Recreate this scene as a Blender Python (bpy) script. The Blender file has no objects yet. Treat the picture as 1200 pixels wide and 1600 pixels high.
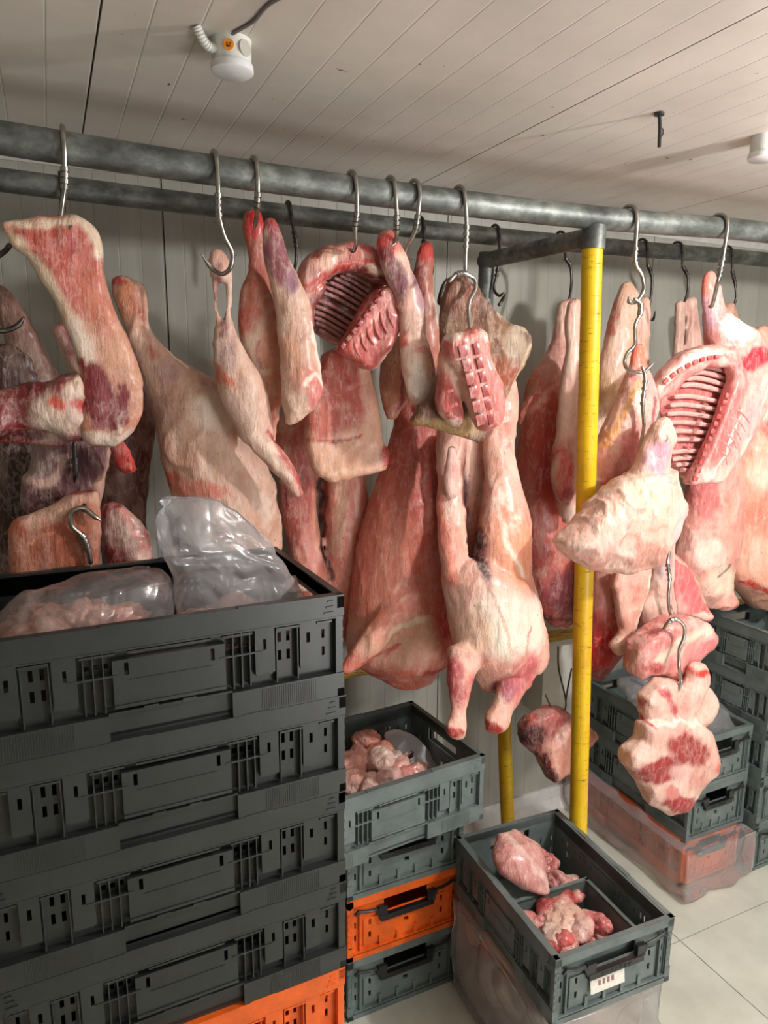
import bpy, bmesh, math, random
import numpy as np
from mathutils import Vector, Matrix
from mathutils.geometry import tessellate_polygon
random.seed(7); RNG = np.random.default_rng(7)
PI = math.pi
sc = bpy.context.scene
C = sc.collection
# ------------------------------------------------------------------ camera
EYE = np.array([0, 0, 1.95])
_X = np.array([2400, 195, -1105.]); _Y = np.array([-526, 214, -1105.])
_X /= np.linalg.norm(_X); _Y -= _X * (_X @ _Y); _Y /= np.linalg.norm(_Y); _Z = np.cross(_X, _Y)
RM = np.stack([_X, _Y, _Z]); FOC = 1105.0
cam = bpy.data.objects.new('camera', bpy.data.cameras.new('camera')); C.objects.link(cam)
cam.matrix_world = Matrix.Translation(EYE) @ Matrix([list(r) for r in RM]).to_4x4()
cam.data.sensor_fit = 'VERTICAL'; cam.data.sensor_height = 24; cam.data.lens = FOC / 1600 * 24
cam.data.clip_start = 0.02; sc.camera = cam
def ray(px, py): return RM @ np.array([px - 600, 800 - py, -FOC])
def P(px, py, Y):
    r = ray(px, py); return EYE + r * (Y / r[1])
def PZ(px, py, z):
    r = ray(px, py); return EYE + r * ((z - EYE[2]) / r[2])
# ------------------------------------------------------------------ world, lights, exposure
w = bpy.data.worlds.new('world'); sc.world = w; w.use_nodes = True
w.node_tree.nodes['Background'].inputs[0].default_value = (0.55, 0.6, 0.65, 1)
w.node_tree.nodes['Background'].inputs[1].default_value = 0.1
def area(name, loc, target, sx, sy, power, col, spread=PI):
    l = bpy.data.lights.new(name, 'AREA'); l.shape = 'RECTANGLE'; l.size = sx; l.size_y = sy
    l.energy = power; l.color = col; l.spread = spread
    o = bpy.data.objects.new(name, l); C.objects.link(o); o.location = loc
    o.rotation_euler = (Vector(target) - Vector(loc)).to_track_quat('-Z', 'Y').to_euler(); return o
def bulb(name, loc, r, power, col):
    l = bpy.data.lights.new(name, 'POINT'); l.energy = power; l.color = col; l.shadow_soft_size = r
    o = bpy.data.objects.new(name, l); C.objects.link(o); o.location = loc
bulb('bulkhead_lamp_right', (2.05, 0.30, 2.36), (.05), 57, (1.0, .975, .95))
bulb('rear_fill_light', (1.0, -1.5, 2.15), .10, 8, (1.0, .97, .92))  # weak fill added behind the viewer, not a known lamp
area('ceiling_uplight_fill', (1.7, -.8, .8), (1.4, 1.3, 2.5), .9, .7, 16, (1.0, .98, .97))  # added area source aimed up to brighten the ceiling; no doorway exists here
sc.view_settings.view_transform = 'Standard'; sc.view_settings.look = 'None'
sc.view_settings.gamma = 1; sc.view_settings.use_curve_mapping = False
sc.view_settings.exposure = 0.87
# ------------------------------------------------------------------ helpers
def lin(c):
    c = np.array(c[:3], float) / 255.
    return np.where(c <= .04045, c / 12.92, ((c + .055) / 1.055) ** 2.4)
def obj(name, me, mat=None, parent=None, loc=None):
    o = bpy.data.objects.new(name, me); C.objects.link(o)
    if mat is not None and me is not None and not me.materials: me.materials.append(mat)
    if loc is not None: o.location = loc
    if parent is not None: o.parent = parent
    return o
def tag(o, label, cat, group=None, kind=None):
    if label: o['label'] = label
    if cat: o['category'] = cat
    if group: o['group'] = group
    if kind: o['kind'] = kind
    return o
def empty(name, loc=(0, 0, 0), rz=0):
    o = bpy.data.objects.new(name, None); C.objects.link(o); o.location = loc; o.rotation_euler = (0, 0, rz); return o
class MB:
    def __init__(s): s.v = []; s.f = []
    def box(s, x0, x1, y0, y1, z0, z1, taper=0):
        n = len(s.v); t = taper
        s.v += [(x0, y0, z0), (x1, y0, z0), (x1, y1, z0), (x0, y1, z0), (x0 + t, y0 + t, z1), (x1 - t, y0 + t, z1), (x1 - t, y1 - t, z1), (x0 + t, y1 - t, z1)]
        s.f += [tuple(n + i for i in q) for q in ((0, 3, 2, 1), (4, 5, 6, 7), (0, 1, 5, 4), (1, 2, 6, 5), (2, 3, 7, 6), (3, 0, 4, 7))]
    def obox(s, c, ax, ay, az):
        n = len(s.v); c, ax, ay, az = map(np.array, (c, ax, ay, az))
        for k in ((-1, -1, -1), (1, -1, -1), (1, 1, -1), (-1, 1, -1), (-1, -1, 1), (1, -1, 1), (1, 1, 1), (-1, 1, 1)):
            s.v.append(tuple(c + ax * k[0] + ay * k[1] + az * k[2]))
        s.f += [tuple(n + i for i in q) for q in ((0, 3, 2, 1), (4, 5, 6, 7), (0, 1, 5, 4), (1, 2, 6, 5), (2, 3, 7, 6), (3, 0, 4, 7))]
    def tube(s, pts, r, seg=10, cap=True):
        pts = [np.array(p, float) for p in pts]; m = len(pts)
        rr = r if hasattr(r, '__len__') else [r] * m
        t0 = pts[1] - pts[0]; t0 /= np.linalg.norm(t0)
        u = np.cross(t0, (0, 0, 1.)) if abs(t0[2]) < .9 else np.cross(t0, (0, 1., 0)); u /= np.linalg.norm(u)
        n0 = len(s.v)
        for i in range(m):
            t = pts[min(i + 1, m - 1)] - pts[max(i - 1, 0)]; t /= np.linalg.norm(t)
            u = u - t * (u @ t); u /= np.linalg.norm(u); v = np.cross(t, u)
            for k in range(seg):
                a = 2 * PI * k / seg; s.v.append(tuple(pts[i] + (u * math.cos(a) + v * math.sin(a)) * rr[i]))
        for i in range(m - 1):
            for k in range(seg):
                a = n0 + i * seg + k; b = n0 + i * seg + (k + 1) % seg; s.f.append((a, b, b + seg, a + seg))
        if cap:
            s.f.append(tuple(n0 + k for k in range(seg))[::-1]); s.f.append(tuple(n0 + (m - 1) * seg + k for k in range(seg)))
    def build(s, name, mat, parent=None, loc=None, smooth=False, bevel=0, link=True, origin=None):
        me = bpy.data.meshes.new(name)
        vs = s.v if origin is None else [tuple(np.array(v) - np.array(origin)) for v in s.v]
        me.from_pydata(vs, [], s.f); me.materials.append(mat)
        bm = bmesh.new(); bm.from_mesh(me); bmesh.ops.recalc_face_normals(bm, faces=bm.faces)
        if bevel: bmesh.ops.bevel(bm, geom=bm.edges[:], offset=bevel, segments=2, affect='EDGES', profile=.6)
        bm.to_mesh(me); bm.free()
        if smooth:
            me.polygons.foreach_set('use_smooth', [True] * len(me.polygons))
            me.set_sharp_from_angle(angle=0.7)
        if not link: return me
        return obj(name, me, None, parent, loc if origin is None else (loc or tuple(origin)))
def crom(pts, n=6):
    pts = np.array(pts, float)
    if len(pts) < 3:
        return np.array([pts[0] + (pts[-1] - pts[0]) * i / n for i in range(n + 1)])
    p = np.vstack([2 * pts[0] - pts[1], pts, 2 * pts[-1] - pts[-2]]); out = []
    for i in range(1, len(p) - 2):
        for k in range(n):
            t = k / n; a, b, c, d = p[i - 1], p[i], p[i + 1], p[i + 2]
            out.append(.5 * (2 * b + (c - a) * t + (2 * a - 5 * b + 4 * c - d) * t * t + (3 * b - a - 3 * c + d) * t ** 3))
    out.append(pts[-1]); return np.array(out)
# numpy value noise
def _h(i, j, k, s):
    h = (i * 374761393 + j * 668265263 + k * 2147483647 + s * 974634777) & 0xffffffff
    h = ((h ^ (h >> 13)) * 1274126177) & 0xffffffff
    h = h ^ (h >> 16); return (h & 0xffffff) / float(0xffffff)
def vn(p, s=0):
    q = np.floor(p).astype(np.int64); f = p - q; f = f * f * (3 - 2 * f)
    i, j, k = q[:, 0], q[:, 1], q[:, 2]; r = 0
    for a in (0, 1):
        for b in (0, 1):
            for c in (0, 1):
                wgt = (f[:, 0] if a else 1 - f[:, 0]) * (f[:, 1] if b else 1 - f[:, 1]) * (f[:, 2] if c else 1 - f[:, 2])
                r = r + wgt * _h(i + a, j + b, k + c, s)
    return r * 2 - 1
def fbm(p, s=0, o=3):
    r = 0; a = 1; t = 0
    for k in range(o): r = r + a * vn(p * 2 ** k, s + k); t += a; a *= .5
    return r / t
def ss(a, b, x):
    t = np.clip((x - a) / (b - a), 0, 1); return t * t * (3 - 2 * t)
# ------------------------------------------------------------------ materials
def newmat(name):
    m = bpy.data.materials.new(name); m.use_nodes = True; nt = m.node_tree; return m, nt, nt.nodes['Principled BSDF']
def nd(nt, t, **k):
    n = nt.nodes.new(t)
    for a, b in k.items():
        if isinstance(b, (tuple, int, float, str)) and hasattr(n, a): setattr(n, a, b)
    return n
def noise_tex(nt, scale, detail=4, coord='Object', stretch=None, rough=.55):
    tc = nt.nodes.new('ShaderNodeTexCoord'); mp = nt.nodes.new('ShaderNodeMapping')
    nt.links.new(tc.outputs[coord], mp.inputs[0])
    if stretch: mp.inputs['Scale'].default_value = stretch
    n = nt.nodes.new('ShaderNodeTexNoise'); n.inputs['Scale'].default_value = scale; n.inputs['Detail'].default_value = detail
    n.inputs['Roughness'].default_value = rough
    nt.links.new(mp.outputs[0], n.inputs['Vector']); return n
def ramp(nt, src, stops):
    r = nt.nodes.new('ShaderNodeValToRGB'); e = r.color_ramp.elements
    while len(e) < len(stops): e.new(.5)
    for x, (p, c) in zip(e, stops):
        x.position = p; x.color = (*lin(c), 1) if len(c) == 3 and max(c) > 1.01 else ((*c, 1) if len(c) == 3 else c)
    nt.links.new(src, r.inputs[0]); return r
def mixc(nt, a, b, fac, mode='MIX'):
    m = nt.nodes.new('ShaderNodeMix'); m.data_type = 'RGBA'; m.blend_type = mode
    for v, i in ((fac, 0), (a, 6), (b, 7)):
        if hasattr(v, 'links') or isinstance(v, bpy.types.NodeSocket): nt.links.new(v, m.inputs[i])
        elif i == 0: m.inputs[0].default_value = v
        else: m.inputs[i].default_value = (*lin(v), 1)
    return m.outputs[2]
def bump(nt, bs, src, strength, dist=.01):
    b = nt.nodes.new('ShaderNodeBump'); b.inputs['Strength'].default_value = strength; b.inputs['Distance'].default_value = dist
    nt.links.new(src, b.inputs['Height'])
    if bs.inputs['Normal'].is_linked: nt.links.new(bs.inputs['Normal'].links[0].from_socket, b.inputs['Normal'])
    nt.links.new(b.outputs[0], bs.inputs['Normal']); return b
def flat(name, c, rough=.5, metal=0, var=0, scale=30, bmp=0, spec=.5):
    m, nt, bs = newmat(name); bs.inputs['Roughness'].default_value = rough; bs.inputs['Metallic'].default_value = metal
    bs.inputs['Specular IOR Level'].default_value = spec
    n = noise_tex(nt, scale, 5)
    d = np.clip(np.array(c) * (1 - var), 0, 255); l = np.clip(np.array(c) * (1 + var), 0, 255)
    r = ramp(nt, n.outputs[0], [(.3, tuple(d)), (.7, tuple(l))]); nt.links.new(r.outputs[0], bs.inputs['Base Color'])
    if bmp: bump(nt, bs, n.outputs[0], bmp, .004)
    return m
def flesh_mat(name, rough=.44, coat=.22, streak=.5, bmp=.35):
    m, nt, bs = newmat(name)
    at = nt.nodes.new('ShaderNodeAttribute'); at.attribute_name = 'Col'
    n1 = noise_tex(nt, 22, 6, stretch=(1.6, 1.6, .45), rough=.6)
    r1 = ramp(nt, n1.outputs[0], [(.30, (.72, .60, .58)), (.5, (1, 1, 1)), (.74, (1.0, 1.0, 1.0))])
    c = mixc(nt, at.outputs['Color'], r1.outputs[0], streak, 'MULTIPLY')
    n2 = noise_tex(nt, 70, 4, stretch=(1.5, 1.5, .3))
    r2 = ramp(nt, n2.outputs[0], [(.56, (0, 0, 0)), (.68, (1, 1, 1))])
    mm = nt.nodes.new('ShaderNodeMath'); mm.operation = 'MULTIPLY'; mm.inputs[1].default_value = .22; nt.links.new(r2.outputs[0], mm.inputs[0])
    c = mixc(nt, c, (238, 214, 200), mm.outputs[0])
    n3 = noise_tex(nt, 95, 3, rough=.5)
    r3 = ramp(nt, n3.outputs[0], [(.66, (0, 0, 0)), (.74, (1, 1, 1))])
    m3 = nt.nodes.new('ShaderNodeMath'); m3.operation = 'MULTIPLY'; m3.inputs[1].default_value = .5; nt.links.new(r3.outputs[0], m3.inputs[0])
    c = mixc(nt, c, (110, 22, 24), m3.outputs[0])
    n4 = noise_tex(nt, 13, 5, stretch=(1.3, 1.3, .6), rough=.62)
    def ridge(wd, amt):
        s1 = nt.nodes.new('ShaderNodeMath'); s1.operation = 'SUBTRACT'; s1.inputs[1].default_value = .5; nt.links.new(n4.outputs[0], s1.inputs[0])
        s2 = nt.nodes.new('ShaderNodeMath'); s2.operation = 'ABSOLUTE'; nt.links.new(s1.outputs[0], s2.inputs[0])
        s3 = nt.nodes.new('ShaderNodeMapRange'); s3.inputs[1].default_value = 0; s3.inputs[2].default_value = wd; s3.inputs[3].default_value = amt; s3.inputs[4].default_value = 0
        nt.links.new(s2.outputs[0], s3.inputs[0]); return s3.outputs[0]
    c = mixc(nt, c, (240, 220, 206), ridge(.03, .2)); n4 = noise_tex(nt, 19, 5, stretch=(1.2, 1.2, .8), rough=.6); c = mixc(nt, c, (150, 52, 50), ridge(.010, .22))
    nt.links.new(c, bs.inputs['Base Color'])
    rr = nt.nodes.new('ShaderNodeMapRange'); rr.inputs[3].default_value = rough - .12; rr.inputs[4].default_value = rough + .18
    nt.links.new(n1.outputs[0], rr.inputs[0]); nt.links.new(rr.outputs[0], bs.inputs['Roughness'])
    bs.inputs['Coat Weight'].default_value = coat; bs.inputs['Coat Roughness'].default_value = .25
    bs.inputs['Subsurface Weight'].default_value = .12; bs.inputs['Subsurface Radius'].default_value = (.9, .3, .2); bs.inputs['Subsurface Scale'].default_value = .012
    n7 = noise_tex(nt, 42, 6, stretch=(1.7, 1.7, .55), rough=.65); bump(nt, bs, n7.outputs[0], .55, .008)
    bump(nt, bs, n1.outputs[0], bmp, .02); bump(nt, bs, n2.outputs[0], bmp * .6, .004)
    return m
FLESH = flesh_mat('flesh'); WET = flesh_mat('wet_muscle', .32, .5, .5, .5); DRY = flesh_mat('dried_flesh', .6, .05, .6, .8)
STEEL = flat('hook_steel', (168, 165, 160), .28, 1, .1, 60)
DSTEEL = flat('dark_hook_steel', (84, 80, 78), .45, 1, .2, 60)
def galv():
    m, nt, bs = newmat('galvanised_pipe'); bs.inputs['Metallic'].default_value = .55; bs.inputs['Roughness'].default_value = .5
    n = noise_tex(nt, 14, 8, stretch=(.7, 1, 1), rough=.7)
    r = ramp(nt, n.outputs[0], [(.3, (66, 68, 66)), (.48, (104, 108, 104)), (.62, (140, 145, 140)), (.8, (178, 180, 174))])
    nt.links.new(r.outputs[0], bs.inputs['Base Color']); bump(nt, bs, n.outputs[0], .25, .003); return m
GALV = galv()
def paintpipe(name, mid, hi, chip, thr=.64):
    m, nt, bs = newmat(name); bs.inputs['Roughness'].default_value = .42
    n = noise_tex(nt, 6, 3); r = ramp(nt, n.outputs[0], [(.3, mid), (.7, hi)])
    n2 = noise_tex(nt, 60, 5, stretch=(.35, .35, 4.5), rough=.7)
    r2 = ramp(nt, n2.outputs[0], [(thr, (0, 0, 0)), (thr + .03, (1, 1, 1))])
    c = mixc(nt, r.outputs[0], chip, r2.outputs[0]); nt.links.new(c, bs.inputs['Base Color'])
    inv = nt.nodes.new('ShaderNodeMath'); inv.operation = 'SUBTRACT'; inv.inputs[0].default_value = 1; nt.links.new(r2.outputs[0], inv.inputs[1])
    bump(nt, bs, inv.outputs[0], .5, .002); return m
YEL = paintpipe('yellow_pipe_paint', (206, 160, 12), (238, 200, 24), (96, 66, 30), .615)
YELD = paintpipe('worn_yellow_pipe_paint', (190, 140, 20), (205, 175, 60), (120, 105, 80), .52)
def plastic(name, c, rough=.42):
    m, nt, bs = newmat(name); bs.inputs['Roughness'].default_value = rough; bs.inputs['Coat Weight'].default_value = .25; bs.inputs['Coat Roughness'].default_value = .35
    n = noise_tex(nt, 9, 6, rough=.7); d = tuple(np.array(c) * .88); l = tuple(np.clip(np.array(c) * 1.12 + 3, 0, 255))
    r = ramp(nt, n.outputs[0], [(.35, d), (.7, l)])
    n2 = noise_tex(nt, 55, 6, stretch=(.4, 1, 1.6)); r2 = ramp(nt, n2.outputs[0], [(.68, (0, 0, 0)), (.8, (1, 1, 1))])
    mm = nt.nodes.new('ShaderNodeMath'); mm.operation = 'MULTIPLY'; mm.inputs[1].default_value = .22; nt.links.new(r2.outputs[0], mm.inputs[0])
    cc = mixc(nt, r.outputs[0], tuple(np.clip(np.array(c) * 1.3 + 60, 0, 255)), mm.outputs[0])
    nt.links.new(cc, bs.inputs['Base Color']); bump(nt, bs, n2.outputs[0], .06, .002); return m
BLK = plastic('charcoal_crate_plastic', (37, 41, 41)); GRY = plastic('slate_crate_plastic', (98, 109, 108)); ORN = plastic('orange_crate_plastic', (232, 96, 22), .4)
HND = plastic('black_handle_plastic', (26, 26, 28), .35)
def film(name, tint, white=.10, rough=.12):
    m, nt, bs = newmat(name); nt.nodes.remove(bs); out = nt.nodes['Material Output']
    tr = nt.nodes.new('ShaderNodeBsdfTransparent'); tr.inputs[0].default_value = (*tint, 1)
    gl = nt.nodes.new('ShaderNodeBsdfGlossy'); gl.inputs['Roughness'].default_value = rough
    df = nt.nodes.new('ShaderNodeBsdfDiffuse'); df.inputs[0].default_value = (.8, .8, .82, 1)
    fr = nt.nodes.new('ShaderNodeLayerWeight'); fr.inputs[0].default_value = .35
    n = noise_tex(nt, 9, 3, rough=.5); bp = nt.nodes.new('ShaderNodeBump'); bp.inputs['Strength'].default_value = .35; bp.inputs['Distance'].default_value = .02
    nt.links.new(n.outputs[0], bp.inputs['Height'])
    for x in (gl, fr): nt.links.new(bp.outputs[0], x.inputs['Normal'])
    m1 = nt.nodes.new('ShaderNodeMixShader'); m1.inputs[0].default_value = white; nt.links.new(tr.outputs[0], m1.inputs[1]); nt.links.new(df.outputs[0], m1.inputs[2])
    mp = nt.nodes.new('ShaderNodeMapRange'); mp.inputs[3].default_value = .06; mp.inputs[4].default_value = .6; nt.links.new(fr.outputs['Fresnel'], mp.inputs[0])
    m2 = nt.nodes.new('ShaderNodeMixShader'); nt.links.new(mp.outputs[0], m2.inputs[0]); nt.links.new(m1.outputs[0], m2.inputs[1]); nt.links.new(gl.outputs[0], m2.inputs[2])
    nt.links.new(m2.outputs[0], out.inputs[0]); return m
FILM = film('clear_film', (.95, .95, .96), .13); FILM2 = film('milky_film', (.97, .96, .96), .24, .15); FILMB = film('thick_cloudy_film', (.92, .91, .93), .27, .16); FILM3 = film('opaque_film', (.9, .88, .86), .5, .25)
WHT = flat('white_plastic', (214, 214, 208), .4, 0, .03)
def panelmat(name, c, axis, pitch, dirt=.25, rough=.45):
    # coated sandwich-panel steel: faint rolled grooves every `pitch` metres plus grime
    m, nt, bs = newmat(name); bs.inputs['Roughness'].default_value = rough
    tc = nt.nodes.new('ShaderNodeTexCoord'); sp = nt.nodes.new('ShaderNodeSeparateXYZ'); nt.links.new(tc.outputs['Object'], sp.inputs[0])
    mu = nt.nodes.new('ShaderNodeMath'); mu.operation = 'MULTIPLY'; mu.inputs[1].default_value = 1 / pitch; nt.links.new(sp.outputs[axis], mu.inputs[0])
    fr = nt.nodes.new('ShaderNodeMath'); fr.operation = 'FRACT'; nt.links.new(mu.outputs[0], fr.inputs[0])
    ab = nt.nodes.new('ShaderNodeMath'); ab.operation = 'SUBTRACT'; ab.inputs[1].default_value = .5; nt.links.new(fr.outputs[0], ab.inputs[0])
    a2 = nt.nodes.new('ShaderNodeMath'); a2.operation = 'ABSOLUTE'; nt.links.new(ab.outputs[0], a2.inputs[0])
    r = ramp(nt, a2.outputs[0], [(.0, (0, 0, 0)), (.03, (1, 1, 1)), (1, (1, 1, 1))])
    st = (14, 14, .7) if axis == 0 and 'wall' in name else (1, 1, 1)
    n = noise_tex(nt, 2.2 if st == (1, 1, 1) else .9, 6, stretch=st, rough=.6)
    rc = ramp(nt, n.outputs[0], [(.25, tuple(np.array(c) * (1 - dirt))), (.6, c), (.8, tuple(np.clip(np.array(c) * 1.04, 0, 255)))])
    dk = mixc(nt, rc.outputs[0], tuple(np.array(c) * .74), .5)
    inv = nt.nodes.new('ShaderNodeMath'); inv.operation = 'SUBTRACT'; inv.inputs[0].default_value = 1; nt.links.new(r.outputs[0], inv.inputs[1])
    hf = nt.nodes.new('ShaderNodeMath'); hf.operation = 'MULTIPLY'; hf.inputs[1].default_value = .75; nt.links.new(inv.outputs[0], hf.inputs[0])
    c2 = mixc(nt, rc.outputs[0], dk, hf.outputs[0])
    n3 = noise_tex(nt, 34, 3); r3 = ramp(nt, n3.outputs[0], [(.735, (0, 0, 0)), (.76, (1, 1, 1))])
    c3 = mixc(nt, c2, tuple(np.array(c) * .35), r3.outputs[0])
    nt.links.new(c3, bs.inputs['Base Color']); bump(nt, bs, r.outputs[0], .4, .003); return m
WALLM = panelmat('wall_panel_steel', (164, 163, 153), 0, .0637, .09)
CEILM = panelmat('ceiling_panel_steel', (222, 214, 205), 0, .085, .12)
GROUT = flat('joint_sealant', (70, 66, 60), .8)
TRIM = flat('trim_plastic', (205, 203, 200), .4, 0, .04)
FLOORM = flat('floor_resin', (206, 207, 194), .38, 0, .06, 5, .05)
# ------------------------------------------------------------------ room
X0, X1, Y0, YW, ZC = -1.6, 4.4, -2.3, 2.36, 2.57
def struct(o): o['kind'] = 'structure'; return o
fl = struct(empty('floor', (0, 0, 0)))
m = MB(); m.box(X0, X1, Y0, YW, -.12, -.006); m.build('floor_bed', GROUT, fl)
fx = [X0, -.62, 1.25 - .62, 1.88, 3.13, X1]; fy = [Y0, -1.6, -.35, .9, 1.52, YW]
for i in range(len(fx) - 1):
    for j in range(len(fy) - 1):
        m = MB(); m.box(fx[i] + .0015, fx[i + 1] - .0015, fy[j] + .0015, fy[j + 1] - .0015, -.02, 0); m.build('floor_sheet', FLOORM, fl)
ce = struct(empty('ceiling', (0, 0, 0)))
m = MB(); m.box(X0, X1, Y0, YW, ZC + .008, ZC + .12); m.build('ceiling_backing', GROUT, ce)
xs = [X0] + [.13 + 1.02 * k for k in range(-1, 5) if X0 < .13 + 1.02 * k < X1] + [X1]
for i in range(len(xs) - 1):
    m = MB(); m.box(xs[i] + .002, xs[i + 1] - .002, Y0, YW, ZC, ZC + .02); m.build('ceiling_panel', CEILM, ce)
wb = struct(empty('wall_back', (0, YW, 0)))
m = MB(); m.box(X0, X1, .008, .12, 0, ZC); m.build('wall_backing', GROUT, wb)
wx = [X0] + [.355 + 1.0 * k for k in range(-1, 5) if X0 < .355 + k < X1] + [X1]
for i in range(len(wx) - 1):
    m = MB(); m.box(wx[i] + .002, wx[i + 1] - .002, 0, .02, 0, ZC); m.build('wall_panel', WALLM, wb)
for nm, a in (('wall_left', (X0 - .1, X0, Y0, YW)), ('wall_right', (X1, X1 + .1, Y0, YW)), ('wall_front', (X0, X1, Y0 - .1, Y0))):
    m = MB(); m.box(*a, 0, ZC); struct(m.build(nm, WALLM))
m = MB()
n = 5; prof = ((0, 0), (-.030, 0), (-.030, -.006), (-.006, -.034), (0, -.034))
for x in (X0, X1): m.v += [(x, YW + a, ZC + b) for a, b in prof]
m.f = [(i, (i + 1) % n, n + (i + 1) % n, n + i) for i in range(n)]
struct(m.build('trim_1', TRIM))
m = MB(); prof = ((0, 0), (-.05, 0), (-.05, .012), (-.02, .05), (-.012, .10), (0, .10))
n = 6
for x in (X0, X1): m.v += [(x, YW + a, b) for a, b in prof]
m.f = [(i, (i + 1) % n, n + (i + 1) % n, n + i) for i in range(n)]
struct(m.build('baseboard_back', TRIM))
# ------------------------------------------------------------------ rack of pipes
YF, YR = 1.62, 2.10
rack = tag(empty('hanging_rack', (1.39, YF, 0)), 'welded pipe rack with two grey rails, crossbar and yellow posts carrying all the meat hooks', 'rack')
def rp(pts, r, name, mat, seg=20, lab=None):
    m = MB(); m.tube([np.array(p) - np.array((1.39, YF, 0)) for p in crom(pts, 5)], r, seg); o = m.build(name, mat, rack, smooth=True)
    if lab: o['label'] = lab
    return o
def zf(x): return 2.377 + .012 * min(((x - .8) / .8) ** 2, 2.2)   # front rail sags a little
def zr(x): return 2.412 + .010 * min(((x - 1.0) / 1.0) ** 2, 2.2)
rp([(x, YF, zf(x)) for x in (-1.0, -.4, 0, .4, .8, 1.2, 1.6, 2.0, 2.6, 3.2, 3.8, 4.395)], .0305, 'front_rail', GALV)
rp([(x, YR, zr(x)) for x in (-1.2, -.4, 0, .4, .8, 1.2, 1.6, 2.0, 2.6, 3.2, 3.8, 4.395)], .0285, 'rear_rail', GALV)
rp([(1.392, YF + .0, 2.335), (1.375, 1.86, 2.335), (1.357, YR + .02, 2.335)], .026, 'crossbar', GALV)
rp([(1.392, YF, 2.300), (1.392, YF, 2.362)], .033, 'corner_sleeve', GALV)
rp([(1.357, YR, 2.10), (1.357, YR, 2.36)], .026, 'corner_sleeve', GALV)
rp([(1.39, YF, 2.305), (1.43, YF, 1.4), (1.475, YF, .45), (1.495, YF, .0)], .0285, 'post', YEL)
rp([(1.36, YR, 2.10), (1.45, YR, 1.3), (1.52, YR, .45), (1.56, YR, .0)], .027, 'post', YEL)
rp([(-.9, YR + .035, .95), (.8, YR + .035, .95), (1.9, YR + .035, .94)], .0235, 'lower_rail', YELD)
rp([(1.9, YR + .035, .94), (2.4, YR + .035, .938), (3.3, YR + .035, .925), (4.395, YR + .035, .92)], .0235, 'lower_rail', YELD)
# ------------------------------------------------------------------ hooks
def hook(pts, label, rail=None, group=None, r=.0052, mat=None, collar=True, Y=None, cat='hook'):
    """pts: (px,py,Y) points of the shank from the rail down to the tip; rail 'F' or 'R' adds the loop over that rail"""
    mat = mat or STEEL
    W = [P(*p) for p in pts]
    if rail:
        yr, rr, zz = (YF, .0305, zf(W[0][0])) if rail == 'F' else (YR, .0285, zr(W[0][0]))
        x = W[0][0]; q = rr + r + .001
        loop = [(x + .012, yr + q * .97, zz - .022), (x + .006, yr + q, zz + .004), (x + .002, yr + q * .68, zz + q * .75), (x, yr, zz + q + .001), (x, yr - q * .72, zz + q * .72), (x, yr - q, zz - .002)]
        W = [np.array(p) for p in loop] + [w for w in W if w[2] < zz - .03]
    c = crom(W, 7); m = MB(); rad = np.full(len(c), r); rad[-6:] = np.linspace(r, r * .25, 6); rad[0] = r * .5
    org = W[0] if not rail else W[3]
    m.tube([p - org for p in c], rad, 10)
    h = tag(m.build('meat_hook', mat, None, tuple(org), smooth=True), label, cat, group)
    if collar:
        i0 = (6 if rail else 1) * 7; i1 = min(i0 + 10, len(c) - 8); mm = MB()
        seg = c[i0:i1 + 1] - org; tot = len(seg)
        for k in range(4):
            t = .18 + .2 * k; a = seg[int(t * (tot - 1))]; b = seg[min(int(t * (tot - 1)) + 1, tot - 1)]
            d = (b - a) / (np.linalg.norm(b - a) + 1e-9); mm.tube([a - d * .005, a - d * .004, a + d * .004, a + d * .005], [r * .8, r * 1.55, r * 1.55, r * .8], 10)
        mm.build('twist_collar', mat, h, smooth=True)
    return h
# ------------------------------------------------------------------ flesh builder
PX = {}
def V(y, xl, xr, dy=0, r=.6): return (xl, y, xr, y, dy, r)
def loft(mb, secs, Y, n=20):
    S = [tuple(s) + ((0, .6) if len(s) == 4 else ((.6,) if len(s) == 5 else ())) for s in secs]
    A = []
    for s in S:
        L = P(s[0], s[1], Y + s[4]); R = P(s[2], s[3], Y + s[4]); A.append(np.concatenate([(L + R) / 2, (R - L) / 2, [s[5]]]))
    A = np.array(A); c = crom(A, 4) if len(A) > 2 else crom(A, 4)
    m = len(c); cen, hw, rt = c[:, :3], c[:, 3:6], c[:, 6]
    n0 = len(mb.v)
    tang = np.gradient(cen, axis=0)
    # rounded ends: add shrunken copies
    rows = [(cen[0] - tang[0] / np.linalg.norm(tang[0]) * np.linalg.norm(hw[0]) * .45, hw[0] * .55, rt[0], tang[0])]
    rows += [(cen[i], hw[i], rt[i], tang[i]) for i in range(m)]
    rows += [(cen[-1] + tang[-1] / np.linalg.norm(tang[-1]) * np.linalg.norm(hw[-1]) * .45, hw[-1] * .55, rt[-1], tang[-1])]
    for ce_, h, r_, t in rows:
        w_ = np.linalg.norm(h) + 1e-9; nn = np.cross(h, t); nn /= np.linalg.norm(nn) + 1e-9
        if nn[1] > 0: nn = -nn
        for k in range(n):
            a = 2 * PI * k / n; mb.v.append(tuple(ce_ + h * math.cos(a) + nn * w_ * r_ * math.sin(a)))
    M_ = len(rows)
    for i in range(M_ - 1):
        for k in range(n):
            a = n0 + i * n + k; b = n0 + i * n + (k + 1) % n; mb.f.append((a, b, b + n, a + n))
    mb.f.append(tuple(n0 + k for k in range(n))[::-1]); mb.f.append(tuple(n0 + (M_ - 1) * n + k for k in range(n)))
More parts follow.
